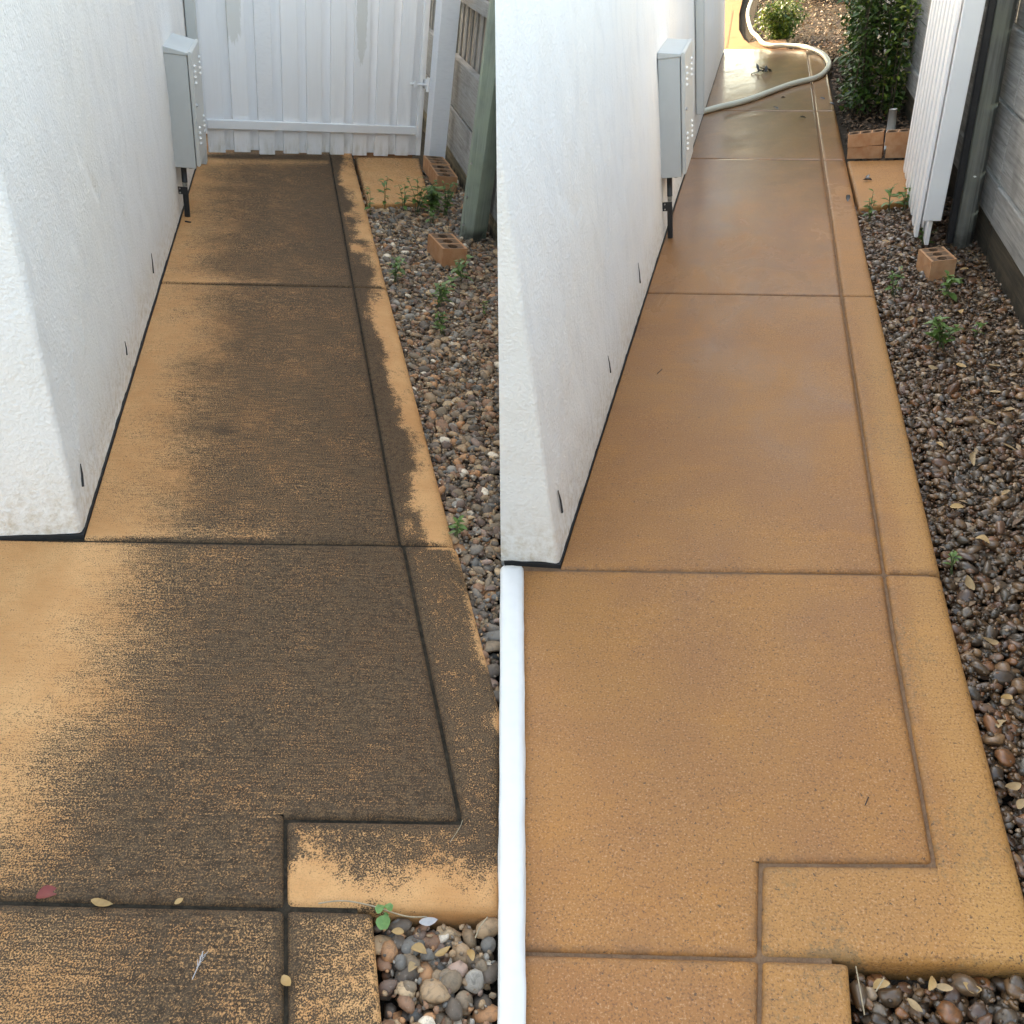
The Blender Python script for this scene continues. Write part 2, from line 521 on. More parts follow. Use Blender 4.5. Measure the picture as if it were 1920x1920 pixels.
M = {}
M['dirty'] = m_dirty_concrete()
M['wet'] = m_wet_concrete()
M['joint_dirty'] = m_soil('dark_joint_dirt', (0.022, 0.018, 0.013), (0.06, 0.046, 0.032), 60)
M['joint_clean'] = m_soil('washed_joint', (0.20, 0.115, 0.07), (0.27, 0.16, 0.095), 50)
M['render_l'] = m_render('white_render', (0.78, 0.775, 0.77), (0.79, 0.775, 0.75))
M['render_r'] = m_render('cream_white_render', (0.77, 0.76, 0.74), (0.79, 0.76, 0.715))
M['bitumen'] = m_plain('black_joint_filler', (0.018, 0.018, 0.019), 0.8, 0, 0.4, 40, 0.6)
M['scar'] = m_plain('dark_slit', (0.05, 0.05, 0.05), 0.9, 0, 0.3, 60)
M['kerb'] = m_paint('white_kerb_paint', (0.72, 0.72, 0.71), 0.75, 0.2, (30, 30, 30))
M['gate'] = m_paint('white_gate_paint', (0.84, 0.845, 0.86), 0.45, 0.18, (55, 55, 3), 0.17)
M['gate_rough'] = m_paint('white_rough_sawn_paint', (0.80, 0.81, 0.83), 0.55, 0.3, (30, 30, 70), 0.15)
M['gate_worn_a'] = m_paint('worn_gate_paint', (0.84, 0.845, 0.86), 0.45, 0.18, (55, 55, 3), 0.17, [(0.20, 0.88, 0.06, 0.22)])
M['gate_worn_b'] = m_paint('worn_gate_paint_low', (0.84, 0.845, 0.86), 0.45, 0.18, (55, 55, 3), 0.17, [(1.045, 0.88, 0.036, 0.28)])
M['frame'] = m_paint('white_metal_frame_paint', (0.80, 0.815, 0.83), 0.3, 0.1, (8, 8, 8), 0.22)
M['wpost'] = m_paint('white_post_paint', (0.78, 0.80, 0.84), 0.5, 0.3, (20, 20, 80), 0.08)
M['box'] = m_plain('grey_enamel', (0.50, 0.515, 0.505), 0.38, 0, 0.07, 6)
M['box_door'] = m_plain('pale_grey_enamel', (0.56, 0.56, 0.535), 0.38, 0, 0.07, 6)
M['louvre'] = m_plain('louvre_enamel', (0.74, 0.74, 0.72), 0.3, 0, 0.06, 20)
M['black'] = m_plain('black_conduit', (0.022, 0.023, 0.026), 0.5, 0, 0.4, 60)
M['primer'] = m_plain('flaking_white_tape', (0.42, 0.42, 0.38), 0.7, 0, 0.75, 70)
M['wood_y'] = m_wood('grey_sleeper', (0.30, 0.285, 0.265), (0.44, 0.425, 0.405), 'y', None, 0.06)
M['wood_z'] = m_wood('grey_paling', (0.25, 0.235, 0.215), (0.42, 0.395, 0.365), 'z')
M['plinth'] = m_wood('stained_plinth', (0.17, 0.145, 0.10), (0.34, 0.26, 0.16), 'y', None, 0.05)
M['green_post'] = m_wood('weathered_green_post', (0.22, 0.25, 0.215), (0.37, 0.42, 0.355), 'z', (0.33, 0.40, 0.30), 0.06)
M['grey_post'] = m_wood('damp_grey_post', (0.17, 0.165, 0.15), (0.30, 0.295, 0.265), 'z', (0.24, 0.25, 0.19), 0.12)
M['wood_ry'] = m_wood('damp_grey_sleeper', (0.24, 0.235, 0.225), (0.38, 0.375, 0.36), 'y', None, 0.08)
M['plinth_r'] = m_wood('dark_damp_plinth', (0.05, 0.042, 0.032), (0.11, 0.088, 0.06), 'y', None, 0.05)
M['panel'] = m_plain('pale_fence_panel', (0.36, 0.37, 0.35), 0.7, 0, 0.25, 8)
M['peb_dry'] = m_pebbles('dry_river_pebbles', False)
M['peb_wet'] = m_pebbles('wet_river_pebbles', True)
M['soil'] = m_soil('dark_soil', (0.03, 0.024, 0.018), (0.075, 0.056, 0.04), 40)
M['brick'] = m_brick()
M['weed'] = m_leaf('weed_green', (0.075, 0.15, 0.03), (0.12, 0.215, 0.05), (0.18, 0.27, 0.075))
M['seedling'] = m_leaf('seedling_green', (0.10, 0.24, 0.06), (0.14, 0.29, 0.08), (0.17, 0.32, 0.10))
M['stem'] = m_plain('weed_stem', (0.10, 0.13, 0.05), 0.6, 0, 0.4, 60)
M['shrub'] = m_leaf('shrub_green', (0.022, 0.055, 0.012), (0.05, 0.105, 0.022), (0.09, 0.16, 0.03), 0.35, 0.2)
M['shrub_y'] = m_leaf('shrub_yellow_green', (0.06, 0.11, 0.02), (0.15, 0.21, 0.03), (0.28, 0.32, 0.05), 0.35, 0.25)
M['bark'] = m_plain('brown_stem', (0.09, 0.065, 0.04), 0.85, 0, 0.4, 40)
M['mulch'] = m_leaf('bark_mulch', (0.05, 0.032, 0.02), (0.12, 0.07, 0.04), (0.22, 0.12, 0.065), 0.8, 0)
M['dry_leaf'] = m_leaf('dry_tan_leaf', (0.34, 0.20, 0.09), (0.44, 0.29, 0.15), (0.52, 0.38, 0.22), 0.6, 0.12)
M['litter'] = m_leaf('brown_leaf_litter', (0.09, 0.05, 0.03), (0.20, 0.115, 0.065), (0.42, 0.28, 0.16), 0.55, 0.1)
M['red_leaf'] = m_leaf('red_leaf', (0.22, 0.03, 0.025), (0.24, 0.04, 0.03), (0.26, 0.05, 0.035), 0.5, 0.1)
M['gold_leaf'] = m_leaf('golden_leaf', (0.40, 0.21, 0.075), (0.48, 0.29, 0.115), (0.54, 0.36, 0.17), 0.5, 0.12)
M['feather'] = m_plain('white_feather', (0.46, 0.43, 0.42), 0.8, 0, 0.15, 40)
M['twig'] = m_plain('straw_twig', (0.42, 0.33, 0.22), 0.8, 0, 0.3, 60)
M['hose'] = m_plain('cream_hose', (0.60, 0.57, 0.46), 0.35, 0, 0.08, 12)
M['black_leaf'] = m_plain('wet_black_debris', (0.02, 0.018, 0.014), 0.3, 0, 0.4, 40)
M['pipe'] = m_plain('grey_pipe', (0.45, 0.46, 0.45), 0.5, 0, 0.1, 20)
M['steel'] = m_plain('galvanised_steel', (0.5, 0.5, 0.5), 0.4, 0.8, 0.2, 40)

# ------------------------------------------------------------------ ground sheet
bm = bmesh.new()
for MM, sx in ((ML, -1), (MR, 1)):
    n = MM.col[2].to_3d()
    def gp(X, Y):
        return Vector((X, Y, -(n.x * X) / n.z)) - Vector((0, 0, 0.075))
    q = [gp(0, -8), gp(sx * 60, -8), gp(sx * 60, 120), gp(0, 120)]
    if sx < 0: q = q[::-1]
    bm.faces.new([bm.verts.new(p) for p in q])
g = bm_obj('ground', bm, M['soil'])
tag(g, kind='structure')

# ------------------------------------------------------------------ concrete slabs
def strip_positions(length, r0, r1, res):
    """(offset along 0..length, skirt flag) with extra lines where an edge is rounded."""
    pos = []
    if r0 > 0:
        pos += [(0, 1)] + [(r0 * k, 0) for k in (0, 0.06, 0.22, 0.5, 1.0, 1.9)]
    else:
        pos += [(0, 0)]
    a = r0 * 1.9 if r0 > 0 else 0
    b = length - (r1 * 1.9 if r1 > 0 else 0)
    n = max(1, int(round((b - a) / res)))
    pos += [(a + (b - a) * k / n, 0) for k in range(1, n)]
    if r1 > 0:
        pos += [(length - r1 * k, 0) for k in (1.9, 1.0, 0.5, 0.22, 0.06, 0)] + [(length, 1)]
    else:
        pos += [(length, 0)]
    return pos

def slab(name, parent, mat, patches, attrs, res=0.022, xres=None):
    V = []; F = []; ED = []
    for (xl, xr, yb, yt, rl, rr, rb, rt) in patches:
        fx = [(lambda v: (v if callable(v) else (lambda t: v)))(v) for v in (xl, xr, yb, yt)]
        xl, xr, yb, yt = fx
        ym = 0.5 * (yb(xl(0)) + yt(xl(0)))
        w = xr(ym) - xl(ym); h = yt(0.5 * (xl(ym) + xr(ym))) - yb(0.5 * (xl(ym) + xr(ym)))
        sp = strip_positions(w, rl, rr, xres or res); tp = strip_positions(h, rb, rt, res)
        base = len(V)
        for (t, ts) in tp:
            for (s, ss) in sp:
                x = xl(ym) + s; y = yb(x) + t
                for _ in range(4):
                    a, b = xl(y), xr(y)
                    x = a + s if s <= w * 0.5 else b - (w - s)
                    if b - a < w * 0.999 or b - a > w * 1.001:
                        x = a + (b - a) * s / w if (rl < s < w - rr) else x
                    c, d = yb(x), yt(x)
                    if abs((d - c) - h) > 1e-4 and rb < t < h - rt:
                        y = c + rb + (d - c - rb - rt) * (t - rb) / (h - rb - rt)
                    else:
                        y = c + t if t <= h * 0.5 else d - (h - t)
                z = 0.0
                for dd, r in ((s, rl), (w - s, rr), (t, rb), (h - t, rt)):
                    if r > 0 and dd < r:
                        z -= r - math.sqrt(max(0, r * r - (r - dd) ** 2))
                if ss or ts: z = -0.085
                V.append((x, y, z))
                ED.append(max([math.exp(-(dd / 0.013) ** 2) for dd, r_ in ((s, rl), (w - s, rr), (t, rb), (h - t, rt)) if 0.006 < r_ < 0.0135] or [0.0]))
        nx = len(sp)
        for j in range(len(tp) - 1):
            for i in range(nx - 1):
                a = base + j * nx + i
                F.append((a, a + 1, a + nx + 1, a + nx))
    A = np.array(V)
    lo = (fbm(A[:, 0] * 2.5, A[:, 1] * 2.5, 3, 3) - 0.5) * 0.006
    A[:, 2] += np.where(A[:, 2] > -0.08, lo, 0)
    me = bpy.data.meshes.new(name)
    me.from_pydata(A.tolist(), [], F)
    at = me.attributes.new('edge', 'FLOAT', 'POINT')
    at.data.foreach_set('value', np.array(ED, dtype=np.float32))
    for k, fn in attrs.items():
        at = me.attributes.new(k, 'FLOAT', 'POINT')
        at.data.foreach_set('value', np.asarray(fn(A[:, 0], A[:, 1]) + np.zeros(len(A)), dtype=np.float32))
    return me_obj(name, me, mat, parent, True)

def lin(a, b):
    return lambda x: a + b * x

# --- left yard (unwashed)
XB_Y = [-1.6, -0.938, -0.828, -0.707, -0.567, -0.403, -0.216, -0.022, 0.261, 0.642, 1.177, 1.771, 2.399, 3.676, 4.4]
XB_X = [-0.12, 0.0, 0.045, 0.10, 0.14, 0.125, 0.145, 0.18, 0.175, 0.19, 0.205, 0.18, 0.15, 0.115, 0.10]
def grime_main(x, y):
    xb = np.interp(y, XB_Y, XB_X)
    wob = (fbm(x * 5, y * 7, 21, 4) - 0.5) * 0.20
    d = x - xb + wob
    g = -0.20 + 1.06 * sstep(-0.27, 0.22, d)
    g += 0.16 * sstep(0.0, 0.3, d) * sstep(0.3, -0.4, y)
    g += 0.22 * sstep(0.1, 0.7, d) * (fbm(x * 3, y * 3, 5, 3) - 0.35)
    # paler fringe beside the cross joints
    for a, b in ((1.81, 0.073), (-0.017, -0.077)):
        dj = y - (a + b * x)
        g -= 0.30 * np.exp(-((dj - 0.03) / 0.035) ** 2) * (x < 0.5)
    g -= 0.5 * np.exp(-((y - (4.03 + 0.3 * x) + 0.16) / 0.07) ** 2)
    g += 0.75 * np.exp(-((y - (4.03 + 0.3 * x) + 0.03) / 0.045) ** 2)
    g += 0.14 * sstep(0.5, 0.85, x)
    low = y < -1.02 - 0.18 * x
    g = np.where(low, 0.66 + 0.30 * sstep(0.05, 0.30, x) + 0.7 * (fbm(x * 6, y * 6, 9, 4) - 0.5), g)
    blob = np.exp(-(((x - 0.33) / 0.035) ** 2 + ((y - 0.55) / 0.022) ** 2))
    return g + 0.5 * blob
def grime_strip(x, y):
    u = (x - 0.865) / 0.155
    far = 0.78 - 1.25 * sstep(0.12, 0.55, u + (fbm(x * 9, y * 5, 31, 4) - 0.5) * 0.9)
    far += 1.05 * sstep(0.44, 0.60, fbm(x * 4 + 3, y * 2.6, 41, 4)) * sstep(1.1, 0.5, u)
    far += 1.5 * (fbm(x * 26, y * 15, 81, 3) - 0.5)
    far += 0.8 * sstep(3.75, 4.1, y + 0.25 * (fbm(x * 9, y * 9, 4, 3) - 0.5))
    near = 1.0 - 1.25 * sstep(0.84, 1.08, u + (fbm(x * 8, y * 8, 51, 4) - 0.5) * 0.55)
    t = y - (-1.019 - 0.18 * x)           # up from the lower edge
    foot = 0.92 - 1.30 * sstep(0.125, 0.02, t + (fbm(x * 14, y * 14, 61, 4) - 0.5) * 0.11)
    foot -= 0.95 * sstep(0.11, 0.0, np.abs(x - 0.575) + 0.45 * t) 
    foot += 0.8 * sstep(0.022, 0.006, t) * (x < 0.70)
    lowr = 0.52 + 1.1 * (fbm(x * 11, y * 9, 71, 4) - 0.5) - 0.35 * sstep(0.66, 0.69, x)
    g = np.where(y > -0.03 - 0.08 * x, far, near)
    inL = (y < -0.853 - 0.152 * x + 0.02)
    g = np.where(inL & (t >= 0), np.where(x < 0.87, foot, np.minimum(near + 0.1, foot + 0.15)), g)
    return np.where(t < 0, lowr, g)
one = lambda x, y: np.ones_like(x)
half = lambda x, y: np.full_like(x, 0.25)

bm = bmesh.new()
def poly_z(bm, pts, z):
    bm.faces.new([bm.verts.new((p[0], p[1], z)) for p in pts])
j3l = lin(-1.019, -0.18)
poly_z(bm, [(-1.6, -2.2), (0.655, -2.2), (0.655, 6), (-1.6, 6)], -0.0085)
poly_z(bm, [(0.655, j3l(0.655) + 0.03), (0.90, j3l(0.90) + 0.03), (0.99, -0.80), (0.99, 6), (0.655, 6)], -0.0087)
path_l = bm_obj('path', bm, M['joint_dirty'], None, mw=ML)
tag(path_l, 'grimy tan concrete path beside the left white wall, black stained', kind='structure')
seamL = lambda y: min(1.022, 1.21 + 0.229 * y - 0.022)
e = 0.003; r = 0.0125
gr = {'grime': grime_main, 'streak': one}
gs = {'grime': grime_strip, 'streak': half}
slab('slab', path_l, M['dirty'], [(0.005, 0.853 - e, lin(1.81 + e, 0.073), 6.0, 0.004, r, r, 0)], gr, 0.03)
slab('slab', path_l, M['dirty'], [(0.005, 0.853 - e, lin(-0.017 + e, -0.077), lin(1.81 - e, 0.073), 0.004, r, r, r)], gr)
slab('slab', path_l, M['dirty'], [
    (-1.6, 0.527 - e, lin(-1.019 + e, -0.18), lin(-0.853 - e + 0.012, -0.152), 0, r, r, 0),
    (-1.6, 0.527 - e, lin(-0.853 - e + 0.012, -0.152), lin(-0.017 - e, -0.077), 0, 0, 0, r),
    (0.527 - e, lambda y: 0.862 - 0.014 * y - 0.001 - e, lin(-0.853 + e, -0.152), lin(-0.017 - e, -0.077), 0, r, r, r)], gr)
slab('slab', path_l, M['dirty'], [(-1.6, 0.527 - e, -2.2, lin(-1.019 - e, -0.18), 0, r, 0, r)], gr)
slab('edge_strip', path_l, M['dirty'], [(0.853 + e, 1.016, lin(1.81 + e, 0.073), 6.0, r, 0.03, r, 0)], gs, 0.03, 0.02)
slab('edge_strip', path_l, M['dirty'], [(0.853 + e, 1.016, lin(-0.017 + e, -0.077), lin(1.81 - e, 0.073), r, 0.03, r, r)], gs, 0.025, 0.02)
slab('edge_strip', path_l, M['dirty'], [
    (lambda y: 0.862 - 0.014 * y + e, seamL, lin(-0.853 - e, -0.152), lin(-0.017 - e, -0.077), r, 0.03, 0, r),
    (0.527 + e, lambda y: 0.876 + e, lin(-1.019 + e, -0.18), lin(-0.853 - e, -0.152), r, 0, 0.02, r),
    (lambda y: 0.876 + e, seamL, lin(-1.019 + e, -0.18), lin(-0.853 - e, -0.152), 0, 0.02, 0.02, 0)], gs, 0.012)
slab('edge_strip', path_l, M['dirty'], [(0.527 + e, 0.681, -2.2, lin(-1.019 - e, -0.18), r, 0.014, 0, r)], gs, 0.02, 0.012)
slab('pad', path_l, M['dirty'], [(lin(1.03, 0), lambda y: 1.44 + 0.07 * (y - 3.4), lin(3.22 - 0.38 * 1.03, 0.38), lin(4.33 - 0.3, 0.3), r, r, 0.015, r)],
     {'grime': lambda x, y: -0.15 + 0.5 * (fbm(x * 6, y * 6, 8, 4) - 0.5) + 0.3 * sstep(4.0, 4.3, y), 'streak': half}, 0.04)

# --- right yard (washed, wet)
def wetmap(x, y):
    w = 0.10 + 0.30 * sstep(0.2, 2.2, y) + 0.50 * sstep(2.0, 4.6, y)
    w += 0.16 * np.exp(-(((x - 0.70) / 0.20) ** 2 + ((y - 0.55) / 0.55) ** 2))
    w += 0.25 * np.exp(-(((x - 0.12) / 0.25) ** 2 + ((y - 3.2) / 0.7) ** 2))
    return w
j2r = lin(-0.015, 0.075); j3r = lin(-1.088, 0.17); jgr = lin(-0.914, 0.174); j1r = lin(2.0, -0.127); j0r = lin(4.435, -0.355); jfr = lin(5.995, -0.48)
up = lambda f, d: (lambda x: f(x) + d)
wa = {'wet': wetmap, 'pale': lambda x, y: 0.0 * x + 0.25 * sstep(-0.35, -0.05, -np.abs(y + 0.4)) * 0 + 0.3 * sstep(0.6, 0.45, fbm(x * 2, y * 2, 77, 3)) * 0.4, 'grime': lambda x, y: 0 * x - 0.6}
wstrip = {'wet': lambda x, y: wetmap(x, y) * sstep(1.2, 4.2, y) * 0.8, 'pale': lambda x, y: 0.25 + 0.55 * sstep(2.2, 1.2, y) * sstep(0.25, 0.6, (x - 0.86) / 0.14 + 0.4 * (fbm(x * 5, y * 3, 15, 3) - 0.3)) + 0.3 * (y < -0.75),
          'grime': lambda x, y: -0.25 + 0.75 * sstep(2.0, 1.3, y) * sstep(0.35, 0.7, fbm(x * 9, y * 6, 13, 4)) + 0.35 * sstep(0.035, 0.0, y - j3r(x)) * (y > j3r(x))}
grR = lambda y: 0.861 + 0.0045 * max(y - 1.8, 0) - 0.018 * min(y + 0.2, 0)
edR = lambda y: 0.998 + 0.0075 * max(y - 2.4, 0)
seamR = lambda y: max(-0.0, 0.0) + (-(0.1364 + 0.25265 * y) / 0.9575 + 0.022)
bm = bmesh.new()
poly_z(bm, [(seamR(-2.2), -2.2), (0.685, -2.2), (0.685, 9.6), (-0.1, 9.6), (-0.1, 0.6), (seamR(0.0), 0.0)], -0.0085)
poly_z(bm, [(0.685, j3r(0.685) + 0.03), (0.97, j3r(0.97) + 0.03), (0.97, 8.0), (0.685, 8.4)], -0.0087)
path_r = bm_obj('path', bm, M['joint_clean'], None, mw=MR)
tag(path_r, 'washed orange concrete path, wet and shiny, right of the right white wall', kind='structure')
slab('slab', path_r, M['wet'], [(0.005, lambda y: grR(y) - e, up(j1r, e), up(j0r, -e), 0.004, r, r, r)], wa, 0.04)
slab('slab', path_r, M['wet'], [(-0.1, lambda y: grR(y) - e, up(j0r, e), up(jfr, -e), 0, r, r, r)], wa, 0.04)
slab('slab', path_r, M['wet'], [(-0.9, lambda y: grR(y) - e, up(jfr, e), lin(9.27, -0.78), 0, r, r, 0)], wa, 0.05)
slab('slab', path_r, M['wet'], [(0.005, lambda y: grR(y) - e, up(j2r, e), up(j1r, -e), 0.004, r, r, r)], wa, 0.025)
slab('slab', path_r, M['wet'], [
    (seamR, 0.566 - e, up(j3r, e), up(jgr, e), 0, r, r, 0),
    (seamR, 0.566 - e, up(jgr, e), up(j2r, -e), 0, 0, 0, r),
    (0.566 - e, lambda y: grR(y) - e, up(jgr, e), up(j2r, -e), 0, r, r, r)], wa, 0.025)
slab('slab', path_r, M['wet'], [(seamR, 0.568 - e, -2.2, up(j3r, -e), 0, r, 0, r)], wa, 0.03)
for a, b, c in ((j2r, j1r, r), (j1r, j0r, r), (j0r, jfr, r)):
    slab('edge_strip', path_r, M['wet'], [(lambda y: grR(y) + e, edR, up(a, e), up(b, -e), r, 0.022, r, r)], wstrip, 0.03, 0.02)
slab('edge_strip', path_r, M['wet'], [(lambda y: grR(y) + e, edR, up(jfr, e), lin(9.0, -0.9), r, 0.022, r, 0)], wstrip, 0.04, 0.02)
slab('edge_strip', path_r, M['wet'], [
    (lambda y: grR(y) + e, lambda y: 0.998 - 0.02 * min(y + 0.1, 0), up(jgr, -e), up(j2r, -e), r, 0.022, 0, r),
    (0.566 + e, lambda y: grR(-0.77) + e, up(j3r, e), up(jgr, -e), r, 0, 0.02, r),
    (lambda y: grR(-0.77) + e, lambda y: 0.998 - 0.02 * min(y + 0.1, 0), up(j3r, e), up(jgr, -e), 0, 0.022, 0.02, 0)], wstrip, 0.012)
slab('edge_strip', path_r, M['wet'], [(0.568 + e, 0.711, -2.2, up(j3r, -e), r, 0.014, 0, r)], wstrip, 0.02, 0.012)
slab('pad', path_r, M['wet'], [(1.016, lambda y: 1.345 + 0.05 * (y - 3.4), lin(3.07 - 0.35, 0.35), lin(4.30, -0.235), r, r, 0.015, r)],
     {'wet': lambda x, y: 0.05 + 0 * x, 'pale': lambda x, y: 0.5 + 0 * x, 'grime': lambda x, y: -0.5 + 0 * x}, 0.04)
# sunlit driveway at the far end
bm = bmesh.new()
pts = [(-7, 14.7), (-0.9, 9.99), (0.25, 9.09), (0.62, 8.80), (0.42, 9.0), (0.30, 9.35), (0.20, 9.9), (0.11, 10.8), (0.05, 12.5), (0.0, 20), (-7, 20)]
poly_z(bm, pts, -0.004)
drive = bm_obj('driveway', bm, None, None, mw=MR)
me = drive.data
mdr = NT('dry_orange_concrete')
pp = mdr.obj()
mdr.col(mdr.mix(mdr.ramp(mdr.noise(pp, 3, 4), 0.3, 0.7), (0.27, 0.118, 0.038), (0.31, 0.138, 0.045)))
mdr.rough(0.8)
me.materials.append(mdr.m)
tag(drive, kind='structure')
for (p0, p1) in (((-0.42, 9.75), (-0.30, 12.0)), ((0.02, 9.4), (-0.06, 13.0)), ((-0.9, 10.2), (0.1, 10.15))):
    bm = bmesh.new()
    a = Vector((p0[0], p0[1], 0.0005)); b = Vector((p1[0], p1[1], 0.0005)); d = (b - a).normalized(); s = Vector((-d.y, d.x, 0)) * 0.008
    bm.faces.new([bm.verts.new(q) for q in (a - s, b - s, b + s, a + s)])
    bm_obj('joint', bm, M['joint_clean'], drive)

# ------------------------------------------------------------------ rendered houses
def wall_skin(xleft, yfar, height, mat, parent, seed, scars, name='wall'):
    """End wall and side wall as one skin that turns a softly rounded corner."""
    us = []
    rc = 0.012
    for x in np.arange(xleft, -rc, 0.03 if xleft > -1 else 0.06): us.append((x, 0.0, 0, -1))
    for k in range(7):
        a = math.pi / 2 * k / 6
        us.append((-rc + rc * math.sin(a), rc - rc * math.cos(a), math.sin(a), -math.cos(a)))
    ys = list(np.arange(rc + 0.012, 1.2, 0.016)) + list(np.arange(1.2, 3.0, 0.025)) + list(np.arange(3.0, yfar, 0.3)) + [yfar]
    for y in ys: us.append((0.0, y, 1, 0))
    zs = [0.006, 0.010, 0.016] + list(np.arange(0.025, 1.55, 0.016)) + list(np.arange(1.55, height, 0.35)) + [height]
    U = np.array(us)
    Z = np.array(zs)
    X, ZZ = np.meshgrid(np.arange(len(U)), Z)
    px = U[X, 0]; py = U[X, 1]; nx = U[X, 2]; ny = U[X, 3]
    arc = np.where(ny < -0.5, px, py) + 3 * (ny < -0.5)
    d = (fbm(arc * 2.2, ZZ * 2.2, seed, 3) - 0.5) * 0.014
    d += (fbm(arc * 9 + ZZ * 5, ZZ * 4, seed + 5, 3) - 0.5) * 0.007
    d += (fbm(arc * 38, ZZ * 38, seed + 9, 2) - 0.5) * 0.002
    for (y0, z0, y1, z1, wd, dep) in scars:
        vy, vz = y1 - y0, z1 - z0
        L2 = vy * vy + vz * vz
        t = np.clip(((py - y0) * vy + (ZZ - z0) * vz) / L2, 0, 1)
        dist = np.hypot(py - y0 - t * vy, ZZ - z0 - t * vz)
        d += np.where(nx > 0.9, dep * np.exp(-(dist / wd) ** 2) * (0.35 + 0.65 * t), 0)
    d *= sstep(0.0, 0.05, ZZ - 0.0) * 0.8 + 0.2
    ZZ = ZZ + np.where(ZZ < 0.02, (fbm(arc * 22, arc * 3 + 7, seed + 2, 4) - 0.45) * 0.014 * (ZZ < 0.008), 0)
    P = np.stack([px + nx * d, py + ny * d, ZZ], -1)
    nU = len(U)
    faces = [(j * nU + i, j * nU + i + 1, (j + 1) * nU + i + 1, (j + 1) * nU + i) for j in range(len(Z) - 1) for i in range(nU - 1)]
    me = bpy.data.meshes.new(name)
    me.from_pydata(P.reshape(-1, 3).tolist(), [], faces)
    return me_obj(name, me, mat, parent, True)

def slits(house, lst, marks):
    for (y0, z0, y1, z1, w) in lst:
        bm = bmesh.new()
        pts = [(0.0006, y0, z0), (0.0015, (y0 + y1) / 2 + 0.004, (z0 + z1) / 2), (0.0006, y1, z1)]
        add_tube(bm, pts, [w * 0.35, w * 0.8, w], 6)
        for v in bm.verts: v.co.x = 0.004 + (v.co.x - 0.001) * 0.5
        bm_obj('weep_slit', bm, M['scar'], house, True)

house_l = thing('house', 'white rendered house with rounded corner beside the grimy path', 'house', ML, (0, 0, 0))
wall_skin(-2.6, 9.0, 3.0, M['render_l'], house_l, 3,
          [(0.55, 1.02, 0.70, 0.80, 0.012, -0.004), (0.764, 0.748, 0.862, 0.663, 0.020, -0.010), (0.80, 0.74, 0.89, 0.655, 0.012, 0.007), (0.45, 0.62, 0.36, 0.38, 0.010, 0.006), (0.95, 0.55, 0.93, 0.42, 0.007, 0.004), (0.30, 0.55, 0.12, 0.20, 0.03, 0.004), (1.4, 0.9, 1.2, 0.5, 0.02, 0.005), (1.75, 1.0, 1.62, 0.45, 0.015, 0.004)])
bm_obj('core', box_bm(-2.6, -0.03, 0.03, 9.0, 0.0, 3.0), M['render_l'], house_l)
slits(house_l, [(0.10, 0.167, 0.081, 0.106, 0.006), (0.883, 0.154, 0.884, 0.103, 0.0045), (1.649, 0.189, 1.64, 0.108, 0.005)], None)
bmj = bmesh.new()
add_box(bmj, -2.6, 0.0035, -0.005, 0.02, -0.03, 0.006)
add_box(bmj, -0.02, 0.0038, 0.02, 9.0, -0.03, 0.0055)
bm_obj('joint_filler', bmj, M['bitumen'], house_l)

house_r = thing('house', 'white rendered house corner beside the wet orange path', 'house', MR, (0, 0, 0))
sk = wall_skin(-0.8, 9.28, 2.0, M['render_r'], house_r, 13,
          [(0.30, 1.12, 0.47, 0.88, 0.012, -0.004), (0.518, 0.876, 0.667, 0.787, 0.022, -0.010), (0.55, 0.86, 0.69, 0.775, 0.013, 0.007), (0.42, 0.72, 0.33, 0.42, 0.010, 0.006), (0.27, 0.56, 0.10, 0.22, 0.03, 0.004), (1.3, 0.95, 1.1, 0.5, 0.02, 0.005), (1.6, 1.0, 1.52, 0.4, 0.015, 0.004)])
core = bm_obj('core', prism_bm([(-0.8, 0.03), (-0.03, 0.03), (-0.03, 9.28), (-4.5, 9.28), (-4.5, 3.0)], -0.05, 2.0), M['render_r'], house_r)
# both stop at the upright flank on the boundary between the yards
inv = MR.inverted()
pco = inv @ Vector((0, 0, 0)); pno = (inv.to_3x3() @ Vector((1, 0.018, 0))).normalized()
for ob in (sk, core):
    bm = bmesh.new(); bm.from_mesh(ob.data)
    res = bmesh.ops.bisect_plane(bm, geom=bm.verts[:] + bm.edges[:] + bm.faces[:], plane_co=pco, plane_no=pno, clear_inner=True)
    if ob is core:
        ed = [x for x in res['geom_cut'] if isinstance(x, bmesh.types.BMEdge)]
        bmesh.ops.holes_fill(bm, edges=ed, sides=0)
    bm.to_mesh(ob.data); bm.free()
sk.data.polygons.foreach_set('use_smooth', [True] * len(sk.data.polygons))
slits(house_r, [(0.071, 0.213, 0.086, 0.127, 0.006), (0.926, 0.202, 0.953, 0.122, 0.0045), (1.758, 0.235, 1.793, 0.132, 0.005)], None)
bmj = bmesh.new()
add_box(bmj, -0.165, 0.0035, -0.005, 0.02, -0.03, 0.006)
add_box(bmj, -0.02, 0.0038, 0.02, 9.0, -0.03, 0.0055)
bm_obj('joint_filler', bmj, M['bitumen'], house_r)

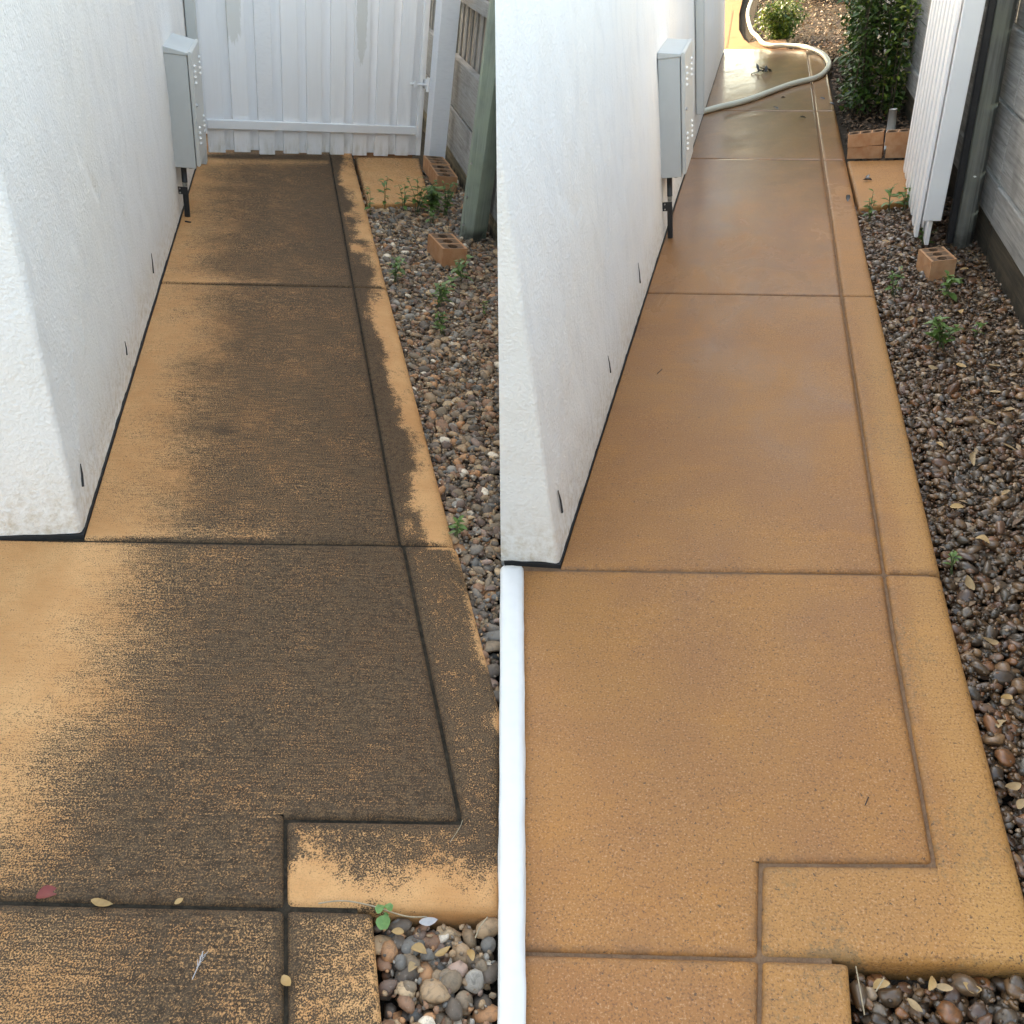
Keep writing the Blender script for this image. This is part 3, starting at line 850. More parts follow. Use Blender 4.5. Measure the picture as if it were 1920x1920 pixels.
# low white rendered kerb on the boundary, between the two paths
bm = bmesh.new()
prev = None
for i in range(86):
    Y = 0.15 + i * 0.0188
    hw = 0.020 + 0.0088 * (Y - 0.15)
    ring = []
    for q, (sx, k, z) in enumerate(((-1, 1.0, -0.08), (-1, 1.0, 0.010), (-1, 0.96, 0.022), (-1, 0.78, 0.030), (-1, 0.4, 0.032), (1, 0.0, 0.0325), (1, 0.4, 0.032), (1, 0.78, 0.030), (1, 0.96, 0.022), (1, 1.0, 0.010), (1, 1.0, -0.08))):
        n1 = float(fbm(Y * 9 + q * 3.1, q * 1.7, 91, 3)) - 0.5
        n2 = float(fbm(Y * 40 + q * 7.7, q * 2.3, 92, 2)) - 0.5
        ring.append(bm.verts.new((sx * hw * k + (n1 * 0.006 + n2 * 0.002), Y, z + (0 if z < 0 else n1 * 0.006 + n2 * 0.003))))
    if prev:
        for k in range(10): bm.faces.new((prev[k], ring[k], ring[k + 1], prev[k + 1]))
    else:
        bm.faces.new(ring)
    prev = ring
bm.faces.new(prev[::-1])
bmesh.ops.recalc_face_normals(bm, faces=bm.faces[:])
tag(bm_obj('kerb', bm, M['kerb'], None, True, mw=Matrix.Identity(4)), 'narrow white rendered kerb between the grimy path and the wet path', 'kerb')

# ------------------------------------------------------------------ meter boxes
def meter_box(Mx, y0, y1, z0, z1, label):
    t = thing('meter_box', label, 'meter box', Mx, (0, y0, 0), group='grey meter boxes on the white walls')
    L = y1 - y0
    D = 0.105
    bm = bmesh.new()
    add_box(bm, 0.0, D, 0, L, z0, z1 - 0.012)
    bmesh.ops.bevel(bm, geom=bm.edges[:], offset=0.002, segments=1, affect='EDGES')
    bm_obj('body', bm, M['box'], t)
    bm = bmesh.new()
    v = add_box(bm, -0.001, D + 0.004, -0.006, L + 0.006, z1 - 0.0115, z1)
    for k in (4, 7): v[k].co.z += 0.018
    bmesh.ops.bevel(bm, geom=bm.edges[:], offset=0.002, segments=1, affect='EDGES')
    bm_obj('lid', bm, M['box'], t)
    bm = bmesh.new()
    add_box(bm, D + 0.004, D + 0.023, -0.004, L, z0 + 0.012, z1 + 0.004)
    bmesh.ops.bevel(bm, geom=bm.edges[:], offset=0.004, segments=2, affect='EDGES')
    door = bm_obj('door', bm, M['box_door'], t)
    H = z1 - z0
    lb = bmesh.new()
    bmesh.ops.create_uvsphere(lb, u_segments=12, v_segments=8, radius=1.0)
    for v in lb.verts:
        v.co.x *= 0.009; v.co.y *= 0.020; v.co.z *= 0.0085 if v.co.z > 0 else 0.006
    lme = bpy.data.meshes.new('louvre'); lb.to_mesh(lme); lb.free(); lme.materials.append(M['louvre'])
    lme.polygons.foreach_set('use_smooth', [True] * len(lme.polygons))
    for yy in (0.085, 0.36):
        for zc in (0.80, 0.27):
            for k in range(4):
                o = bpy.data.objects.new('louvre', lme); C.objects.link(o); o.parent = door
                o.location = (D + 0.023, yy, z0 + H * zc + (1.5 - k) * 0.025)
    bm = bmesh.new(); add_tube(bm, [(D + 0.022, 0.03, z0 + H * 0.56), (D + 0.03, 0.03, z0 + H * 0.56)], 0.008, 10)
    lk = bm_obj('lock', bm, M['steel'], door)
    bm = bmesh.new(); add_tube(bm, [(0.038, 0.05, z0 + 0.01), (0.037, 0.05, z0 * 0.68)], 0.014, 12)
    bm_obj('conduit', bm, M['black'], t, True)
    bm = bmesh.new(); add_tube(bm, [(0.037, 0.05, z0 * 0.70), (0.036, 0.05, z0 * 0.47)], [0.0125, 0.011], 12)
    bm_obj('pipe_sleeve', bm, M['primer'], t, True)
    bm = bmesh.new(); add_tube(bm, spline([(0.036, 0.05, z0 * 0.50), (0.035, 0.05, z0 * 0.2), (0.034, 0.055, -0.02)], 4), 0.0145, 12)
    bm_obj('conduit', bm, M['black'], t, True)
    bm = bmesh.new(); add_box(bm, -0.004, 0.05, 0.03, 0.036, z0 * 0.46, z0 * 0.60)
    br = bm_obj('bracket', bm, M['black'], t)
    for zz in (0.49, 0.57):
        bm = bmesh.new(); add_tube(bm, [(0.012, 0.031, z0 * zz), (0.012, 0.026, z0 * zz)], 0.004, 8)
        bm_obj('bolt', bm, M['steel'], br)
    bm = bmesh.new(); add_tube(bm, [(0.07, 0.07, z0 + 0.004), (0.07, 0.07, z0 - 0.018)], 0.009, 10)
    bm_obj('gland', bm, M['primer'], t, True)
    return t
meter_box(ML, 2.70, 3.13, 0.262, 0.79, 'grey metal meter box on the wall beside the closed white gate')
meter_box(MR, 2.72, 3.17, 0.328, 0.89, 'grey metal meter box on the wall above the wet path')
# wall-side gate posts just behind the boxes
for Mx, y, z, lab in ((ML, 3.80, 0.0, 'narrow grey post on the wall behind the box, at the closed gate'), (MR, 4.98, 0.17, 'narrow pale grey post on the wall beyond the right meter box')):
    p = bm_obj('wall_post', box_bm(0.0, 0.055, 0, 0.09, z, 1.75, 0.004), M['box'], None)
    place(p, Mx, (0.006, y, 0)); tag(p, lab, 'post')

# ------------------------------------------------------------------ gates
def make_gate(Mx, loc, rz, width, nb, label, worn, tilt=None):
    t = thing('gate', label, 'gate', Mx, loc, rz, group='white board gates', tilt=tilt)
    pitch = (width - 0.03) / nb
    bw = pitch * 0.64
    rg = random.Random(5)
    for k in range(nb):
        u0 = 0.005 + k * pitch
        z0 = 0.012 + rg.uniform(-0.006, 0.008)
        mt = M['gate']
        if worn and k == 1: mt = M['gate_worn_a']
        if worn and k == 6: mt = M['gate_worn_b']
        if worn and k == 2: mt = M['gate_rough']
        b = bm_obj('board', box_bm(u0, u0 + bw + rg.uniform(-0.003, 0.003), 0.0, 0.018, z0, 1.72, 0.0025), mt, t)
        if k < nb:
            z0 = 0.012 + rg.uniform(-0.003, 0.012)
            bm_obj('back_board', box_bm(u0 + bw - 0.015, min(u0 + pitch + 0.015, width), 0.042, 0.058, z0, 1.72, 0.0025), M['gate'], t)
    bm_obj('edge_board', box_bm(width - 0.028, width + 0.012, 0.0, 0.018, 0.018, 1.72, 0.0025), M['gate'], t)
    fr = bm_obj('frame_rail', box_bm(0.0, width - 0.045, -0.027, -0.001, 0.165, 0.222, 0.004), M['frame'], t)
    bm_obj('frame_rail', box_bm(0.0, width - 0.045, -0.027, -0.001, 1.45, 1.51, 0.004), M['frame'], t)
    bm_obj('stile', box_bm(width - 0.045, width - 0.018, -0.030, -0.0015, 0.150, 1.56, 0.003), M['frame'], t)
    bm_obj('stile', box_bm(-0.022, 0.0, -0.030, 0.046, 0.135, 1.56, 0.003), M['frame'], t)
    return t
gate_l = make_gate(ML, (0.055, 4.045, 0), math.atan(0.3), 1.52, 9, 'closed white timber gate across the end of the grimy path', True)
h = bm_obj('hinge', box_bm(1.512, 1.548, -0.045, 0.0, 0.475, 0.535, 0.004), M['frame'], gate_l)
bm = bmesh.new(); add_tube(bm, [(1.53, -0.05, 0.46), (1.53, -0.05, 0.55)], 0.012, 10); bm_obj('hinge_pin', bm, M['frame'], h)
bm = bmesh.new(); add_tube(bm, [(1.40, -0.034, 0.502), (1.45, -0.038, 0.502), (1.53, -0.045, 0.505)], 0.008, 8); bm_obj('hinge_bolt', bm, M['frame'], h)
bm = bmesh.new(); add_box(bm, 1.425, 1.44, -0.05, -0.03, 0.485, 0.52); bm_obj('hinge_nut', bm, M['frame'], h)
gate_r = make_gate(MR, (1.268, 2.415, 0), rad(86.0), 1.33, 8, 'open white timber gate swung back along the fence, seen edge on', False, Matrix.Rotation(rad(1.6), 4, 'X'))

wp = bm_obj('gate_post', prism_bm([(0.0, 0.0), (0.125, 0.03), (0.10, 0.15), (-0.02, 0.12)], -0.06, 1.9, 0.004, [(0.02, 0.0), (0.155, 0.03), (0.13, 0.15), (0.0, 0.12)]), M['wpost'], None)
place(wp, ML, (1.545, 4.23, 0)); tag(wp, 'white painted rough timber post at the hinge side of the closed gate', 'post')

# ------------------------------------------------------------------ fences
def board(t, name, x0, x1, y0, y1, z0, z1, mat, bev=0.004, jig=0.003):
    bm = bmesh.new()
    n = max(1, int((y1 - y0) / 0.25)) if (y1 - y0) > (z1 - z0) else 1
    add_box(bm, x0, x1, y0, y1, z0, z1)
    bmesh.ops.bevel(bm, geom=bm.edges[:], offset=bev, segments=1, affect='EDGES')
    for v in bm.verts:
        v.co.x += random.uniform(-jig, jig) * 0.4; v.co.z += random.uniform(-jig, jig)
    return bm_obj(name, bm, mat, t)

fl = thing('fence', 'weathered grey timber fence with sleepers below upright palings, left yard', 'fence', ML, (1.72, 2.3, 0))
yy = [(0.02, 0.49), (0.50, 2.42), (2.43, 4.6)]
for (a, b) in yy:
    a2 = a
    board(fl, 'plinth', 0.012, 0.05, a2, b, -0.08, 0.092, M['plinth'])
    board(fl, 'sleeper', 0.0, 0.055, a2, b, 0.100, 0.372, M['wood_y'])
    board(fl, 'sleeper', 0.004, 0.058, a2, b, 0.385, 0.69, M['wood_y'])
    board(fl, 'rail', 0.02, 0.062, a2, b, 1.02, 1.10, M['wood_y'])
k = 0.06
i = 0
while k < 4.5:
    w = random.uniform(0.085, 0.10)
    board(fl, 'paling', 0.064 + (i % 2) * 0.016, 0.078 + (i % 2) * 0.016, k, k + w, 0.45, 1.75 + random.uniform(-0.02, 0.02), M['wood_z'], 0.002, 0.002)
    k += w - 0.004; i += 1
gp_ = bm_obj('fence_post', prism_bm([(0.0, 0.04), (0.004, 0.005), (0.066, -0.035), (0.165, 0.04), (0.17, 0.14), (0.03, 0.15)], -0.08, 2.0, 0.004,
             [(0.06, 0.04), (0.064, 0.005), (0.126, -0.035), (0.215, 0.04), (0.215, 0.14), (0.09, 0.15)]), M['green_post'], None)
place(gp_, ML, (1.527, 2.755, 0)); tag(gp_, 'leaning greenish weathered square timber fence post, left yard', 'post')
for z in (0.06, 0.22, 0.40):
    bm = bmesh.new(); add_tube(bm, [(0.012 + z * 0.03, -0.001, z), (0.006 + z * 0.03, -0.008, z)], 0.006, 8); bm_obj('bolt', bm, M['steel'], gp_)

fr_ = thing('fence', 'damp grey timber fence with sleepers behind the open gate, right yard', 'fence', MR, (1.485, 0.6, 0))
for (a, b) in ((-1.6, 1.72), (1.73, 3.6), (3.61, 5.6), (5.61, 8.6)):
    board(fr_, 'plinth', 0.012, 0.05, a, b, -0.08, 0.125, M['plinth_r'])
    board(fr_, 'sleeper', 0.0, 0.055, a, b, 0.138, 0.295, M['wood_ry'])
    board(fr_, 'sleeper', 0.004, 0.058, a, b, 0.308, 0.58, M['wood_ry'])
    board(fr_, 'sleeper', 0.0, 0.056, a, b, 0.592, 0.86, M['wood_ry'])
    board(fr_, 'sleeper', 0.003, 0.056, a, b, 0.872, 1.14, M['wood_ry'])
    board(fr_, 'sleeper', 0.0, 0.056, a, b, 1.15, 1.42, M['wood_ry'])
poly = [(0.052 * math.cos(a) * (1 + 0.12 * math.sin(3 * a)), 0.052 * math.sin(a)) for a in [2 * math.pi * k / 14 for k in range(14)]]
rp = bm_obj('fence_post', prism_bm(poly, -0.08, 1.9, 0, [(0.92 * x - 0.02, 0.92 * y) for x, y in poly]), M['grey_post'], None)
place(rp, MR, (1.425, 2.52, 0)); tag(rp, 'damp grey round timber post between the open gate and the fence', 'post')
bm = bmesh.new(); add_tube(bm, [(-0.016, -0.0465, 0.304), (-0.003, -0.0485, 0.299), (0.006, -0.048, 0.297)], [0.0015, 0.0045, 0.001], 6); bm_obj('pale_scrape', bm, M['louvre'], rp)
bk = bm_obj('gate_stop', box_bm(0, 0.028, 0, 0.03, 0.0, 1.8, 0.003), M['black'], None)
place(bk, MR, (1.352, 2.47, 0)); tag(bk, 'black upright strip between the open gate and the round post', 'strip')

# ------------------------------------------------------------------ bricks
def brick_mesh(w, l, h, holes=3):
    """Extruded brick with a raised rim and a row of round core holes sunk into its top."""
    bm = bmesh.new()
    n = 12
    inner = []
    # outer shell without top
    b = [bm.verts.new(p) for p in ((-w / 2, -l / 2, 0), (w / 2, -l / 2, 0), (w / 2, l / 2, 0), (-w / 2, l / 2, 0))]
    t = [bm.verts.new((v.co.x, v.co.y, h)) for v in b]
    for i in range(4):
        bm.faces.new((b[i], b[(i + 1) % 4], t[(i + 1) % 4], t[i]))
    bm.faces.new(b[::-1])
    # each third of the top: quad ring around a hole
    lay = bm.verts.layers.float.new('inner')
    seg = l / holes
    rr = min(w, seg) * 0.33
    strips = []
    for k in range(holes):
        cy = -l / 2 + seg * (k + 0.5)
        sq = []; ci = []; lo = []
        for j in range(n):
            a = 2 * math.pi * j / n + math.pi / 4
            ca, sa = math.cos(a), math.sin(a)
            m_ = max(abs(ca), abs(sa))
            sq.append(bm.verts.new((ca / m_ * w / 2, cy + sa / m_ * seg / 2, h)))
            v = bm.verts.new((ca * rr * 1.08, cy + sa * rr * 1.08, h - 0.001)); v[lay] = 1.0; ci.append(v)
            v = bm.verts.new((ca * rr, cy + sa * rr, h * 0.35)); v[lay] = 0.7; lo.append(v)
        for j in range(n):
            j2 = (j + 1) % n
            bm.faces.new((sq[j], sq[j2], ci[j2], ci[j])); bm.faces.new((ci[j], ci[j2], lo[j2], lo[j]))
        bm.faces.new(lo)
    bmesh.ops.remove_doubles(bm, verts=bm.verts[:], dist=1e-5)
    bmesh.ops.recalc_face_normals(bm, faces=bm.faces[:])
    me = bpy.data.meshes.new('brick')
    bm.to_mesh(me); bm.free()
    me.materials.append(M['brick'])
    return me
bme = brick_mesh(0.142, 0.235, 0.098)
bme2 = brick_mesh(0.105, 0.165, 0.09)
bme3 = brick_mesh(0.075, 0.205, 0.075)
def brick(me, Mx, loc, rz, label, tilt=None):
    o = bpy.data.objects.new('brick', me); C.objects.link(o)
    place(o, Mx, loc, rz, tilt); tag(o, label, 'brick', 'apricot bricks')
    return o
brick(bme, ML, (1.388, 2.40, -0.022), rad(11), 'lone cored brick on the dry gravel in front of the green post')
brick(bme, ML, (1.588, 3.83, -0.012), rad(5), 'near brick of the pair at the foot of the white post', Matrix.Rotation(rad(3), 4, 'X'))
brick(bme, ML, (1.578, 4.075, -0.005), rad(3), 'far brick of the pair touching the foot of the white post', Matrix.Rotation(rad(-2), 4, 'X'))
brick(bme2, MR, (1.268, 2.18, -0.03), rad(11), 'lone cored brick on the wet dark gravel in front of the open gate')
ax = rad(90 - 13)
brick(bme3, MR, (1.125, 4.13, -0.005), ax, 'lower brick of the left stack at the end of the small pad')
brick(bme3, MR, (1.120, 4.125, 0.071), ax + rad(4), 'upper tilted brick of the left stack at the end of the small pad', Matrix.Rotation(rad(-3), 4, 'X'))
brick(bme3, MR, (1.345, 4.08, -0.005), ax, 'lower brick of the right stack partly behind the open gate')
brick(bme3, MR, (1.335, 4.08, 0.071), ax - rad(3), 'upper brick of the right stack partly behind the open gate', Matrix.Rotation(rad(-2), 4, 'X'))
for i, (x, lab) in enumerate(((1.14, 'left brick lying under the bottom of the closed gate'), (1.36, 'right brick lying under the bottom of the closed gate'))):
    brick(bme3, ML, (x, 4.05 + 0.3 * x + 0.085, -0.045), rad(90) + math.atan(0.3), lab)
bm = bmesh.new(); add_tube(bm, [(0, 0, -0.05), (0, 0.01, 0.20)], [0.03, 0.024], 12)
pi_ = bm_obj('pipe_stub', bm, M['pipe'], None, True); place(pi_, MR, (1.295, 4.42, 0)); tag(pi_, 'short grey pipe stub behind the stacked bricks', 'pipe')

# ------------------------------------------------------------------ gravel
def ico(sub):
    bm = bmesh.new(); bmesh.ops.create_icosphere(bm, subdivisions=sub, radius=1.0)
    bm.verts.ensure_lookup_table()
    v = np.array([x.co[:] for x in bm.verts]); f = np.array([[q.index for q in p.verts] for p in bm.faces]); bm.free()
    return v, f
ICO = {1: ico(1), 2: ico(2)}

def mesh_np(name, V, F, mat, smooth=True):
    me = bpy.data.meshes.new(name)
    nv, nf = len(V), len(F); k = F.shape[1]
    me.vertices.add(nv); me.vertices.foreach_set('co', V.astype(np.float32).ravel())
    me.loops.add(nf * k); me.loops.foreach_set('vertex_index', F.astype(np.int32).ravel())
    me.polygons.add(nf); me.polygons.foreach_set('loop_start', np.arange(0, nf * k, k, dtype=np.int32))
    me.polygons.foreach_set('loop_total', np.full(nf, k, dtype=np.int32))
    me.update(calc_edges=True)
    me.materials.append(mat)
    if smooth: me.polygons.foreach_set('use_smooth', np.ones(nf, dtype=bool))
    return me

def pebbles(name, Mx, inside, bounds, layers, mat, label):
    VV = []; FF = []; off = 0
    x0, x1, y0, y1 = bounds
    for (sp, rmin, rmax, zc, zj, sub) in layers:
        gx = np.arange(x0, x1, sp); gy = np.arange(y0, y1, sp)
        X, Y = np.meshgrid(gx, gy); X = X.ravel() + RNG.uniform(-.55, .55, X.size) * sp; Y = Y.ravel() + RNG.uniform(-.55, .55, Y.size) * sp
        ok = inside(X, Y); X = X[ok]; Y = Y[ok]; n = len(X)
        v, f = ICO[sub]
        R = rmin + (rmax - rmin) * RNG.beta(1.4, 2.6, n)
        ax = R * RNG.uniform(1.0, 1.6, n); ay = R * RNG.uniform(0.75, 1.15, n); az = R * RNG.uniform(0.45, 0.85, n)
        P = np.repeat(v[None], n, 0)
        for _ in range(2):
            kx = RNG.normal(0, 1.5, (n, 1, 3)); ph = RNG.uniform(0, 6.28, (n, 1))
            P = P * (1 + 0.11 * np.sin((P * kx).sum(-1) + ph))[..., None]
        # flattened facets
        for _ in range(4):
            nn = RNG.normal(0, 1, (n, 1, 3)); nn /= np.linalg.norm(nn, axis=-1, keepdims=True)
            dd = (P * nn).sum(-1); cut = RNG.uniform(0.52, 0.98, (n, 1))
            P = P - np.maximum(dd - cut, 0)[..., None] * nn
        P = P * np.stack([ax, ay, az], -1)[:, None, :]
        tx = RNG.normal(0, 0.33, n); ty = RNG.normal(0, 0.33, n); tz = RNG.uniform(0, 6.28, n)
        c, s = np.cos(tx)[:, None], np.sin(tx)[:, None]; y, z = P[..., 1].copy(), P[..., 2].copy(); P[..., 1] = c * y - s * z; P[..., 2] = s * y + c * z
        c, s = np.cos(ty)[:, None], np.sin(ty)[:, None]; x, z = P[..., 0].copy(), P[..., 2].copy(); P[..., 0] = c * x + s * z; P[..., 2] = -s * x + c * z
        c, s = np.cos(tz)[:, None], np.sin(tz)[:, None]; x, y = P[..., 0].copy(), P[..., 1].copy(); P[..., 0] = c * x - s * y; P[..., 1] = s * x + c * y
        P[..., 0] += X[:, None]; P[..., 1] += Y[:, None]; P[..., 2] += (zc + RNG.uniform(-zj, zj, n))[:, None]
        VV.append(P.reshape(-1, 3)); FF.append((f[None] + (np.arange(n) * len(v))[:, None, None]).reshape(-1, 3) + off); off += n * len(v)
    ob = me_obj(name, mesh_np(name, np.concatenate(VV), np.concatenate(FF), mat), None, None, False, Mx)
    return tag(ob, label, 'gravel', kind='stuff')

def worldX(Mx, x, y, z=-0.03):
    return Mx[0][0] * x + Mx[0][1] * y + Mx[0][2] * z + Mx[0][3]
def inL(x, y):
    bed = (x > 1.018) & (x < 1.745) & (y > -0.75) & (y < 4.1)
    pad = (x > 1.02) & (x < 1.45) & (y > 3.22 - 0.38 * 1.03 + 0.38 * x - 0.01)
    bed &= ~pad
    foot = (x > 0.69) & (y < -1.03 - 0.18 * x) & (y > -1.75)
    return (bed | foot) & (worldX(ML, x, y) < -0.035)
pebbles('gravel', ML, inL, (0.65, 1.78, -1.8, 4.1), [(0.021, 0.011, 0.022, -0.052, 0.006, 1), (0.0225, 0.007, 0.027, -0.034, 0.012, 2), (0.016, 0.003, 0.0075, -0.026, 0.008, 1)], M['peb_dry'], 'dry brown and grey river pebbles beside the grimy path')
def inR(x, y):
    bed = (x > edge_r(y)) & (x < 1.51) & (y > -0.95) & (y < 3.25)
    pad = (x > 1.01) & (x < 1.34) & (y > 3.07 - 0.35 + 0.35 * x - 0.01)
    bed &= ~pad
    foot = (x > 0.718) & (y < -1.10 + 0.17 * x) & (y > -1.6)
    return bed | foot
def edge_r(y): return np.where(y < -0.1, 1.0 - 0.02 * (y + 0.1), 1.0) + 0.002
pebbles('gravel', MR, inR, (0.68, 1.54, -1.6, 3.25), [(0.021, 0.011, 0.021, -0.052, 0.006, 1), (0.0215, 0.006, 0.024, -0.036, 0.012, 2), (0.016, 0.003, 0.007, -0.028, 0.008, 1)], M['peb_wet'], 'wet dark brown river pebbles beside the washed path')

# ------------------------------------------------------------------ leaves
def leaf_np(L, W, fold=0.25, curl=0.25, segs=4):
    """One pointed leaf along +x: two rows of quads folded on the midrib."""
    V = []; F = []
    for k in range(segs + 1):
        t = k / segs
        w = W * math.sin(math.pi * min(1, (t * 0.92 + 0.04))) ** 0.8 * (1 - 0.25 * t)
        if k == segs: w = W * 0.02
        x = L * t; z = -curl * L * t * t
        V += [(x, -w, z + fold * w), (x, 0, z), (x, w, z + fold * w)]
    for k in range(segs):
        a = 3 * k
        F += [(a, a + 3, a + 4, a + 1), (a + 1, a + 4, a + 5, a + 2)]
    return np.array(V), np.array(F)

def rotm(yaw, pitch, roll):
    return np.array((Matrix.Rotation(yaw, 3, 'Z') @ Matrix.Rotation(-pitch, 3, 'Y') @ Matrix.Rotation(roll, 3, 'X')))

LEAF_ME = {}
def leaf_mesh(kind, mat, L, W, fold, curl, segs=4):
    if kind not in LEAF_ME:
        v, f = leaf_np(L, W, fold, curl, segs)
        LEAF_ME[kind] = mesh_np(kind, v, f, mat, True)
    return LEAF_ME[kind]

def weed(Mx, loc, height, nstem, nleaf, lsize, label, seed, spread=0.35, mat='weed', group='small green weeds'):
    rg = random.Random(seed)
    t = thing('weed', label, 'weed', Mx, loc, rg.uniform(0, 6), group=group)
    me = leaf_mesh('weed_leaf_' + mat, M[mat], 1.0, 0.27, 0.3, 0.28)
    bm = bmesh.new()
    leaves = []
    for s in range(nstem):
        a = rg.uniform(0, 6.28); h = height * rg.uniform(0.6, 1.0)
        d = Vector((math.cos(a), math.sin(a), 0)) * h * spread * rg.uniform(0.3, 1.2)
        p = [Vector((rg.uniform(-.012, .012), rg.uniform(-.012, .012), -0.03)), d * 0.35 + Vector((0, 0, h * 0.5)), d + Vector((0, 0, h))]
        sp = spline(p, 5)
        add_tube(bm, sp, [0.0022 * (1 - 0.6 * i / len(sp)) for i in range(len(sp))], 5)
        for k in range(nleaf):
            q = sp[min(len(sp) - 1, int(len(sp) * (0.3 + 0.7 * (k + rg.random() * 0.5) / nleaf)))]
            yaw = a + k * 2.4 + rg.uniform(-.4, .4); pit = rg.uniform(-0.1, 0.75)
            sc = lsize * rg.uniform(0.6, 1.15) * (1.15 - 0.45 * k / nleaf)
            leaves.append((q, yaw, pit, rg.uniform(-.4, .4), sc))
    bm_obj('stem', bm, M['stem'], t, True)
    for (q, yaw, pit, rol, sc) in leaves:
        o = bpy.data.objects.new('leaf', me); C.objects.link(o); o.parent = t
        o.matrix_local = Matrix.Translation(q) @ Matrix.Rotation(yaw, 4, 'Z') @ Matrix.Rotation(-pit, 4, 'Y') @ Matrix.Rotation(rol, 4, 'X') @ Matrix.Scale(sc, 4)
    return t
WL = [((1.035, 3.10), 0.15, 2, 5, 0.055, 'spindly weed growing against the path edge near the small pad, left yard'),
      ((1.13, 3.20), 0.20, 2, 6, 0.060, 'tall thin weed in front of the left end of the small tan pad'),
      ((1.25, 3.22), 0.17, 3, 5, 0.055, 'leafy weed in front of the middle of the small tan pad'),
      ((1.335, 3.20), 0.19, 3, 6, 0.060, 'leafy weed left of the dense clump by the green post'),
      ((1.43, 3.24), 0.15, 5, 6, 0.060, 'dense bushy weed in front of the paired bricks'),
      ((1.515, 3.20), 0.17, 5, 6, 0.055, 'dense bushy weed against the foot of the green post'),
      ((1.40, 3.02), 0.10, 3, 5, 0.045, 'low weed in the gravel below the dense clump'),
      ((1.065, 2.02), 0.10, 4, 6, 0.055, 'bushy weed hanging over the path edge beside the cross joint, left yard'),
      ((1.41, 2.07), 0.12, 3, 5, 0.060, 'weed right below the lone brick on the dry gravel'),
      ((1.245, 1.72), 0.13, 4, 6, 0.055, 'upright weed in the middle of the dry gravel'),
      ((1.215, 1.43), 0.08, 4, 6, 0.050, 'low spreading weed below the upright one in the dry gravel'),
      ((1.45, 1.68), 0.05, 2, 4, 0.030, 'tiny weed near the right side of the dry gravel'),
      ((1.028, -0.03), 0.05, 3, 4, 0.035, 'small weed at the path edge beside the second cross joint, left yard')]
for i, (p, h, ns, nl, ls, lab) in enumerate(WL):
    weed(ML, (p[0], p[1], -0.01), h * 1.05, ns + (3 if i in (3, 4, 5) else 0), nl + 2, ls * (0.75 + 0.07 * (i % 5)), lab, 100 + i, 0.3 + 0.08 * (i % 4))
WR = [((1.06, 2.96), 0.13, 4, 6, 0.055, 'weed spilling from the path edge below the small pad, right yard'),
      ((1.16, 3.08), 0.13, 2, 5, 0.055, 'thin weed in front of the small pad, right yard'),
      ((1.245, 3.08), 0.10, 4, 5, 0.055, 'leafy weed by the bottom of the open gate'),
      ((1.255, 2.52), 0.07, 4, 5, 0.040, 'low weed under the near end of the open gate'),
      ((1.075, 1.95), 0.10, 4, 6, 0.040, 'feathery weed in the wet gravel left of the lone brick'),
      ((1.275, 1.90), 0.09, 3, 5, 0.060, 'weed just below the lone brick on the wet gravel'),
      ((1.19, 1.42), 0.11, 6, 6, 0.055, 'large weed in the middle of the wet gravel'),
      ((1.33, 1.52), 0.04, 2, 4, 0.030, 'tiny weed near the fence in the wet gravel'),
      ((1.03, 0.11), 0.05, 2, 4, 0.030, 'tiny weed at the edge of the washed path')]
for i, (p, h, ns, nl, ls, lab) in enumerate(WR):
    weed(MR, (p[0], p[1], -0.01), h, ns, nl + 1, ls * (0.75 + 0.08 * (i % 4)), lab, 300 + i, 0.35 + 0.08 * (i % 4))

# round-leaved seedling in the near corner
t = thing('seedling', 'round leaved green seedling at the corner of the path edge and near gravel', 'weed', ML, (0.70, -1.157, -0.01))
bm = bmesh.new()
for k in range(10):
    pass
n = 14
v0 = bm.verts.new((0.018, 0, 0.002)); ring = []
for k in range(n):
    a = 2 * math.pi * k / n
    rr = 0.018 * (1 + 0.10 * math.cos(3 * a)) * (0.8 if k == 0 else 1)
    ring.append(bm.verts.new((0.018 + rr * math.cos(a), rr * math.sin(a), 0.004 * math.cos(2 * a))))
for k in range(n): bm.faces.new((v0, ring[k], ring[(k + 1) % n]))
rl = bpy.data.meshes.new('round_leaf'); bm.to_mesh(rl); bm.free(); rl.materials.append(M['seedling'])
for (x, y, z, yaw, sc) in ((-0.002, -0.003, 0.022, -1.6, 0.72), (0.0, 0.003, 0.026, 2.4, 0.50), (0.004, 0.003, 0.028, 0.7, 0.46), (0.0, 0.0, 0.02, -0.5, 0.28)):
    o = bpy.data.objects.new('leaf', rl); C.objects.link(o); o.parent = t
    o.matrix_local = Matrix.Translation((x, y, z)) @ Matrix.Rotation(yaw, 4, 'Z') @ Matrix.Rotation(rad(14), 4, 'Y') @ Matrix.Scale(sc, 4)
bm = bmesh.new(); add_tube(bm, [(0, 0, -0.03), (0.001, 0, 0.01), (0, 0, 0.026)], 0.0012, 5); bm_obj('stem', bm, M['stem'], t)

